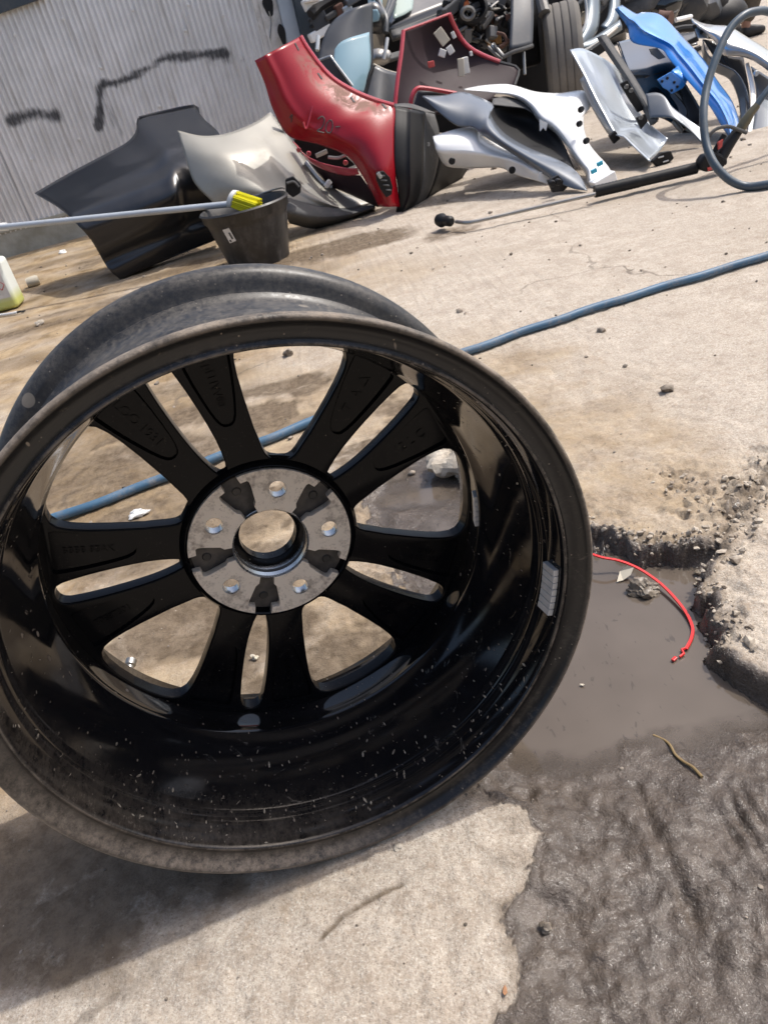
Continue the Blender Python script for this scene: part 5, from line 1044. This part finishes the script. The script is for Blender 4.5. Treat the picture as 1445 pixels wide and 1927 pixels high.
Q(pr_, 'hair', MB().blob(bv[5], .105, 3, .1, 9, (1, 1, .9)), M['shoe'])

# ------------------------------------------------------------------ bucket, brush, jug
bc = G(492, 503); bc = np.array([bc[0]-.005, bc[1]+.125, 0.]); top = at(462, 385, bc[1]); HB = top[2]
bucket = thing('bucket', 'worn black plastic bucket with a white sticker in front of the beige bumper', 'bucket', tuple(bc))
rt_, rb_ = .168, .118
prof = [(rb_*.2, .012), (rb_, .006), (rb_+.004, .0), (rb_+.006, .01)]+[(rb_+.006+(rt_-rb_-.012)*k/8, .01+(HB-.05)*k/8) for k in range(1, 9)]+[(rt_+.004, HB-.030), (rt_+.006, HB-.006), (rt_+.012, HB), (rt_+.006, HB+.006), (rt_-.004, HB), (rt_-.012, HB-.04), (rb_-.004, .03), (rb_*.2, .03)]
t = NT('worn_bucket'); n_ = t.noise(10, 6, .75); n2 = t.noise(40, 5, .7, t.mapv((1, 1, .3))); f_ = t.math('MULTIPLY', t.ramp(n_, .42, .68), t.ramp(n2, .38, .62)); t.set(base_color=t.mix(t.math('MULTIPLY', f_, .75), (.017, .017, .018), (.11, .10, .09)), roughness=t.mixf(f_, .42, .8)); M['bucket'] = t.m
attach(MB().lathe([(r, z) for r, z in prof], 56, bc).build('pail', t.m, None, sharp=50), bucket)
hnd = [bc+np.array([rt_*1.02*math.cos(a), rt_*1.02*math.sin(a), HB+.004+.02*math.sin(a*1.0+2.0)]) for a in np.linspace(-.15, 2.6, 30)]
Q(bucket, 'handle', MB().tube(hnd, .0035, 6), M['steel'])
def on_bucket(px, py):
    d = ray(px, py); best = None
    for t_ in np.linspace(2.4, 4.2, 1500):
        p = EYE+d*t_; r_here = rb_+.006+(rt_-rb_-.012)*((p[2]-.01)/(HB-.05))
        if np.hypot(p[0]-bc[0], p[1]-bc[1]) < r_here+.004: return p
    return EYE+d*3
sp_ = [on_bucket(*q) for q in ((419, 433), (431, 429), (445, 453), (433, 458))]
Q(bucket, 'sticker', MB().poly(sp_), M['paper'], smooth=False)
c0 = np.mean(sp_, 0); outw = (c0-bc)*np.array([1, 1, 0]); outw /= np.linalg.norm(outw)
mid = lambda a, b, k: sp_[0]*(1-a)*(1-b)+sp_[1]*a*(1-b)+sp_[2]*a*b+sp_[3]*(1-a)*b+outw*k
Q(bucket, 'sticker_print', MB().poly([mid(.55, .3, .001), mid(.8, .3, .001), mid(.8, .8, .001), mid(.55, .8, .001)]).poly([mid(.15, .78, .001), mid(.4, .78, .001), mid(.4, .95, .001), mid(.15, .95, .001)]), M['scuffed'], smooth=False)

brush = thing('cleaning_brush', 'long grey-handled brush with yellow bristles lying over the bucket', 'brush', tuple(at(440, 376, 3.3)))
pA, pB = at(-60, 434, 3.62), at(434, 384, 3.30); Q(brush, 'pole', MB().tube(np.array([pA*(1-k)+pB*k for k in np.linspace(0, 1, 12)]), .0125, 12), M['pole'])
pE = at(14, 426, 3.575); pA2 = at(-40, 432, 3.61); Q(brush, 'grip', MB().tube(np.array([pA2, pE]), .016, 12), M['whiteplastic'])
ha, hb = at(433, 374, 3.30), at(490, 381, 3.24); dirv = (hb-ha)/np.linalg.norm(hb-ha); sidev = at(440, 360, 3.30)-at(430, 388, 3.30); sidev /= np.linalg.norm(sidev); depv = np.cross(dirv, sidev)
rings = []
for x in (0, .004, .022, .026):
    rr_ = .036 if 0 < x < .026 else .028
    rings.append([ha+dirv*x+sidev*rr_*math.cos(a)*1.0+depv*rr_*.8*math.sin(a) for a in np.linspace(0, 2*math.pi, 24, endpoint=False)])
Q(brush, 'ferrule', MB().grid(rings, closed_v=True), M['whiteplastic'])
mb = MB(); rb2 = np.random.default_rng(3)
for k in range(150):
    a, q = rb2.uniform(0, 6.283), math.sqrt(rb2.uniform(0, 1)); s0 = ha+dirv*.02+sidev*.034*q*math.cos(a)+depv*.027*q*math.sin(a)
    s1 = ha+dirv*(.13+rb2.uniform(-.006, .006))+sidev*(.034*q*math.cos(a)*1.05-.02)+depv*.030*q*math.sin(a); mb.tube(np.array([s0, (s0+s1)/2, s1]), .0022, 4, False)
o = Q(brush, 'bristles', mb, M['yellow']); o['kind'] = 'stuff'

jg = G(36, 580); jug = thing('plastic_jug', 'translucent white jug of yellowish liquid with a printed label at left edge', 'jug', (jg[0]-.07, jg[1]+.06, 0))
t = NT('milky_plastic'); sx = t.new('ShaderNodeSeparateXYZ'); t.l.new(t.coord(), sx.inputs[0]); t.set(base_color=t.mix(t.ramp(sx.outputs[2], .035, .085), (.52, .54, .16), (.72, .76, .72)), roughness=.35); M['milky'] = t.m
JH = at(4, 488, jg[1])[2]; jc = np.array([jg[0]-.088, jg[1]+.06, 0])
Q(jug, 'body', MB().box(jc+[0, 0, JH/2+.002], (.184, .12, JH)), M['milky'], smooth=False, bevel=.018, seg=4)
Q(jug, 'shoulder', MB().lathe([(.06, JH-.004), (.05, JH+.03), (.022, JH+.05), (.022, JH+.075)], 24, jc), M['milky']); Q(jug, 'cap', MB().lathe([(.0001, JH+.095), (.026, JH+.095), (.026, JH+.07)], 20, jc), M['redwire'])
Q(jug, 'label', MB().box(jc+[.01, -.0615, .045+(JH-.05)*.46], (.14, .002, (JH-.05)*.80)), M['paper'], smooth=False)
mb = MB()
for k in range(9): mb.box(jc+[-.005, -.063, .075+k*.018], (.09-.02*(k % 3), .001, .004))
Q(jug, 'label_print', mb, M['scuffed'], smooth=False)
lz = .11; dm = [np.array([jc[0]+.058+.018*x, jc[1]-.0635, lz+.020*z]) for x, z in ((0, -1), (1, 0), (0, 1), (-1, 0), (0, -1))]
Q(jug, 'warning_diamond', MB().tube(np.array(dm), .0018, 4), M['redprint'])
wc = thing('cable_end', 'short white cable with a black ring terminal by the jug', 'cable', tuple(G(20, 592)))
Q(wc, 'sheath', MB().tube(resample([G(x, y, .008) for x, y in ((-60, 590), (-20, 594), (10, 592), (33, 588))], 16), .006, 8), M['whiteplastic'])
Q(wc, 'terminal', MB().tube(resample([G(33, 588, .008), G(40, 586, .008)], 4), .004, 8), M['blackplastic'])
Q(wc, 'ring', MB().tube(np.array([G(44, 586, .006)+np.array([.008*math.cos(a), .008*math.sin(a), 0]) for a in np.linspace(0, 6.283, 14)]), .003, 6), M['blackplastic'])

# ------------------------------------------------------------------ hoses and pressure lance
hs = thing('hose', 'blue hose lying across the concrete behind the wheel', 'hose', tuple(G(900, 665)))
hp_ = [(1900, 345), (1700, 402), (1445, 487), (1300, 530), (1150, 578), (1000, 625), (890, 665), (800, 700), (720, 737), (640, 778), (560, 812), (480, 845), (330, 900), (250, 930), (150, 967), (60, 1000), (-120, 1060), (-300, 1110)]
pts = np.array([G(x, y) for x, y in hp_]); pts[:, 2] = .0100; Q(hs, 'tube', MB().tube(resample(pts, 160)+np.stack([0*np.arange(160), .004*np.sin(np.arange(160)*.23)+.003*np.sin(np.arange(160)*.61), 0*np.arange(160)], -1), .0096, 14), M['hose_blue'])
ln = thing('pressure_lance', 'black pressure washer lance and trigger gun lying on the concrete', 'pressure washer', tuple(G(1120, 362)))
tipz = .03
def gp(x, y, z): return G(x, y, z)
Q(ln, 'nozzle', MB().lathe([(.0001, 0), (.022, 0), (.026, .02), (.015, .045), (.019, .05), (.019, .075), (.011, .085), (.0001, .085)], 16, gp(826, 414, tipz), *(lambda d: (np.cross(d, [0, 0, 1.])/np.linalg.norm(np.cross(d, [0, 0, 1.])), np.cross(np.cross(d, [0, 0, 1.])/np.linalg.norm(np.cross(d, [0, 0, 1.])), d), d))((gp(862, 418, tipz)-gp(826, 414, tipz))/np.linalg.norm(gp(862, 418, tipz)-gp(826, 414, tipz)))), M['blackplastic'])
Q(ln, 'lance_tube', MB().tube(resample([gp(858, 417, tipz), gp(880, 419, tipz), gp(910, 413, .03), gp(980, 397, .03), gp(1120, 365, .035)], 40), .0068, 10), M['steel'])
hg = [gp(x, y, .035) for x, y in ((1118, 361), (1310, 316))]
k_r = [.020+.0009*(i % 2) if i < 26 else .0195 for i in range(60)]
Q(ln, 'fore_grip', MB().tube(resample(hg, 60, False), k_r, 14), M['blackplastic'])
Q(ln, 'coupling', MB().tube(resample([gp(1308, 316, .035), gp(1322, 312, .037)], 4, False), .012, 10), M['steel'])
bY = gp(1340, 308, .04)[1]
plt(ln, 'gun_body', [(1318, 304), (1326, 292), (1350, 286), (1368, 296), (1370, 308), (1355, 320), (1330, 324), (1318, 320)], bY-.02, .045, M['blackplastic'], .008)
Q(ln, 'pistol_grip', MB().tube(np.array([at(1352, 302, bY), at(1370, 272, bY+.01), at(1388, 246, bY+.02)]), [.022, .020, .017], 12), M['blackplastic'])
Q(ln, 'trigger', MB().tube(np.array([at(1340, 292, bY), at(1352, 270, bY), at(1362, 254, bY)]), .009, 8), M['blackplastic'])
plt(ln, 'red_insert', [(1352, 268), (1360, 262), (1358, 276), (1351, 282)], bY-.015, .012, M['redprint']); plt(ln, 'red_latch', [(1331, 316), (1342, 312), (1344, 318), (1332, 322)], bY-.024, .012, M['redprint'])
t = NT('olive_fitting'); t.set(base_color=(.14, .125, .08), roughness=.45, metallic=.4)
Q(ln, 'hose_fitting', MB().tube(np.array([at(1390, 246, bY+.02), at(1402, 228, bY+.02), at(1412, 212, bY+.02), at(1424, 198, bY+.02)]), [.016, .018, .014, .012], 12), t.m)
Q(ln, 'supply_hose', MB().tube(path_px([(1420, 202, bY+.02), (1440, 175, bY+.03), (1475, 135, bY+.05), (1540, 90, bY+.05), (1620, 120, bY), (1660, 260, bY-.1)], 40), .0105, 12), M['hose_grey'])
Q(ln, 'trigger_guard', MB().tube(path_px([(1334, 300, bY), (1332, 262, bY), (1345, 244, bY), (1368, 238, bY), (1388, 244, bY), (1404, 250, bY)], 30), .006, 8), M['scuffed'])
lh = thing('hose_loop', 'grey-blue hose standing up in a big loop at the right edge', 'hose', tuple(G(1404, 352)))
lp = [(1640, 250, 2.9), (1580, 110, 2.9), (1500, 40, 2.86), (1445, 22, 2.82), (1425, 21, 2.8), (1399, 29, 2.78), (1371, 57, 2.76), (1348, 106, 2.72), (1331, 157, 2.68), (1323, 210, 2.62), (1327, 266, 2.56), (1343, 308, 2.50), (1371, 338, 2.46)]
lpw = [at(*q) for q in lp]+[G(1404, 351, .014), G(1445, 347, .014), G(1500, 340, .014), G(1620, 330, .014)]
Q(lh, 'tube', MB().tube(resample(lpw, 120), .0128, 14), M['hose_grey'])

# ------------------------------------------------------------------ small things on the ground
t = NT('broken_concrete'); n_ = t.noise(30, 6, .7); t.set(base_color=t.mix(t.ramp(n_, .35, .65), (.30, .26, .21), (.54, .49, .41)), roughness=.92); t.bump(t.noise(110, 5, .7), .8, .003); M['stone'] = t.m
t = NT('wet_stone'); t.set(base_color=t.mix(t.ramp(t.noise(50, 5), .35, .65), (.10, .08, .06), (.27, .23, .18)), roughness=.4); t.bump(t.noise(120, 5, .7), .6, .002); M['wetstone'] = t.m
def stone(name, label, x, y, r, mat, seed, sq=(1, 1, .75), z=0, noise=.75, sub=4):
    c = G(x, y, z); o = MB().blob((0, 0, r*sq[2]*.7), r, sub, noise, seed, sq).build(name, mat, None, sharp=22); o.location = tuple(c); return tag(o, label, 'stone')
stone('concrete_lump', 'pale broken concrete lump seen through the wheel beside the wet patch', 862, 880, .034, M['stone'], 4, (1, .9, .95), -.012)
stone('concrete_lump', 'small grey chunk half hidden behind the right-hand wheel window edge', 884, 905, .022, M['stone'], 8, (1, .8, .8), -.012)
stone('mud_clod', 'wet muddy clod in the puddle beneath the red strip', 1214, 1116, .015, M['wetstone'], 5, (1.1, .8, .75), -.033)
stone('mud_clod', 'tiny wet clod on the far shore of the puddle beside the cracked slab', 1318, 1085, .008, M['wetstone'], 6, (1, 1, .7), -.033, sub=3)
stone('pebble', 'small brown pebble alone on the mud below the wheel', 1026, 1748, .0042, M['wetstone'], 9, z=-.003, sub=3)
stone('pebble', 'small pebble lying close below the wheel lip on pale concrete', 750, 1598, .0034, M['stone'], 10, sub=3)
stone('pebble', 'dark pebble on the ground framed by the top wheel window', 545, 668, .012, M['wetstone'], 11, sub=3)
stone('pebble', 'tan pebble on the dirt just left of the wheel top', 76, 612, .012, M['stone'], 12, sub=3)
stone('pebble', 'white chip on the ground at the foot of the shed plinth', 118, 476, .018, M['whiteplastic'], 13, (1.2, .8, .5), sub=3)
stone('pebble', 'white chip seen low in the left wheel window', 262, 968, .010, M['whiteplastic'], 14, (1.3, .8, .5), sub=3)
stone('pebble', 'cream chip seen through the narrow lower wheel slot', 480, 1238, .0042, M['foam'], 15, (1, .8, .7), sub=3)
c = G(66, 538); sh = thing('tube_scrap', 'short broken piece of pale tube lying on the dirt near the jug', 'scrap', tuple(c))
Q(sh, 'shell', MB().lathe([(.019, -.03), (.024, -.015), (.025, .02), (.020, .03), (.016, .03), (.019, .018), (.018, -.02), (.015, -.03)], 18, c+[0, 0, .022], (0, 0, 1), (.3, -.95, 0), (.95, .3, 0)), M['foam'])
rw = thing('red_strip', 'thin bright red plastic strip curving through the puddle', 'plastic strip', tuple(G(1200, 1070, -.015)))
rp = [(1090, 1035, -.006), (1130, 1049, -.008), (1165, 1056, -.014), (1200, 1070, -.018), (1235, 1093, -.022), (1262, 1118, -.024), (1288, 1150, -.026), (1302, 1180, -.0275), (1300, 1202, -.0278), (1290, 1222, -.0278)]
rpw = resample([G(*q) for q in rp], 60); tt = np.gradient(rpw, axis=0); tt /= np.linalg.norm(tt, axis=1)[:, None]; sd_ = np.cross(tt, [0, 0, 1.]); sd_ /= np.linalg.norm(sd_, axis=1)[:, None]
rg = np.stack([rpw+sd_*.0021+[0, 0, .0], rpw+sd_*.0017+[0, 0, .0016], rpw-sd_*.0017+[0, 0, .0016], rpw-sd_*.0021], 1); Q(rw, 'strap', MB().grid(rg, closed_v=True), M['redwire'])
Q(rw, 'hook', MB().tube(resample([G(1290, 1220, -.0275), G(1282, 1222, -.027), G(1286, 1230, -.027), G(1278, 1236, -.0275)], 16, False), .0016, 6), M['redwire'])
Q(rw, 'tip', MB().box(G(1268, 1240, -.0275), (.007, .004, .003), np.array(Matrix.Rotation(.5, 3, 'Z'))), M['redwire'], smooth=False, bevel=.0006)
lfp = [G(x, y, z) for x, y, z in ((1160, 1095, -.028), (1166, 1075, -.022), (1180, 1064, -.014), (1192, 1068, -.016), (1186, 1082, -.022), (1172, 1092, -.028))]
o = MB().poly(lfp).build('dry_leaf', M['foam'], None, smooth=False, solid=.0006); tag(o, 'crumpled dry leaf standing in the puddle against the red strip', 'leaf')
tw = thing('twig', 'thin crooked golden twig lying on the mud at right', 'twig', tuple(G(1275, 1420, -.012)))
twp = [G(x, y, hz(*G(x, y, -.02)[:2])+.002) for x, y in ((1228, 1383), (1248, 1392), (1260, 1402), (1270, 1420), (1285, 1433), (1303, 1444), (1320, 1462))]; Q(tw, 'stem', MB().tube(resample(twp, 30), np.linspace(.0012, .0017, 30), 7), M['twig'])
bo = thing('ball_stud', 'small grey metal ball joint stud seen through the lower left wheel window', 'car part', tuple(G(240, 1275)))
a0 = G(238, 1284, .012); dv = G(246, 1250, .02)-a0; dv /= np.linalg.norm(dv); s1_ = np.cross(dv, [0, 0, 1.]); s1_ /= np.linalg.norm(s1_)
Q(bo, 'housing', MB().lathe([(.0001, -.012), (.009, -.010), (.011, .0), (.010, .010), (.006, .016), (.0001, .016)], 18, a0, s1_, np.cross(s1_, dv), dv), M['alloy'])
Q(bo, 'stud', MB().lathe([(.0055, .012), (.0055, .024), (.0075, .026), (.0075, .034), (.0001, .036)], 14, a0, s1_, np.cross(s1_, dv), dv), M['steel'])
for k, (x, y, lab) in enumerate(((820, 880, 'orange-brown leaf on wet ground beside the concrete lump behind the wheel'), (950, 1866, 'bright orange scrap at the mud border near the bottom'), (1095, 1290, 'tiny dry leaf on the puddle edge by the wheel'), (900, 1310+120, 'pale leaf scrap on mud close to the lower right wheel lip'))):
    c = G(x, y, -.001 if k != 2 else -.029); r = (.010, .004, .003, .004)[k]; a = k*1.3
    pts = [c+np.array([r*q*math.cos(a)-r*.5*w2*math.sin(a), r*q*math.sin(a)+r*.5*w2*math.cos(a), .0012+.25*r*(w2 == 0)]) for q, w2 in ((-1, 0), (-.3, -1), (.6, -.7), (1, 0), (.5, .8), (-.4, .9))]
    o = MB().poly(pts).build('dry_leaf', M['dryleaf'] if k < 2 else M['foam'], None, smooth=False, solid=.0005); tag(o, lab, 'leaf')
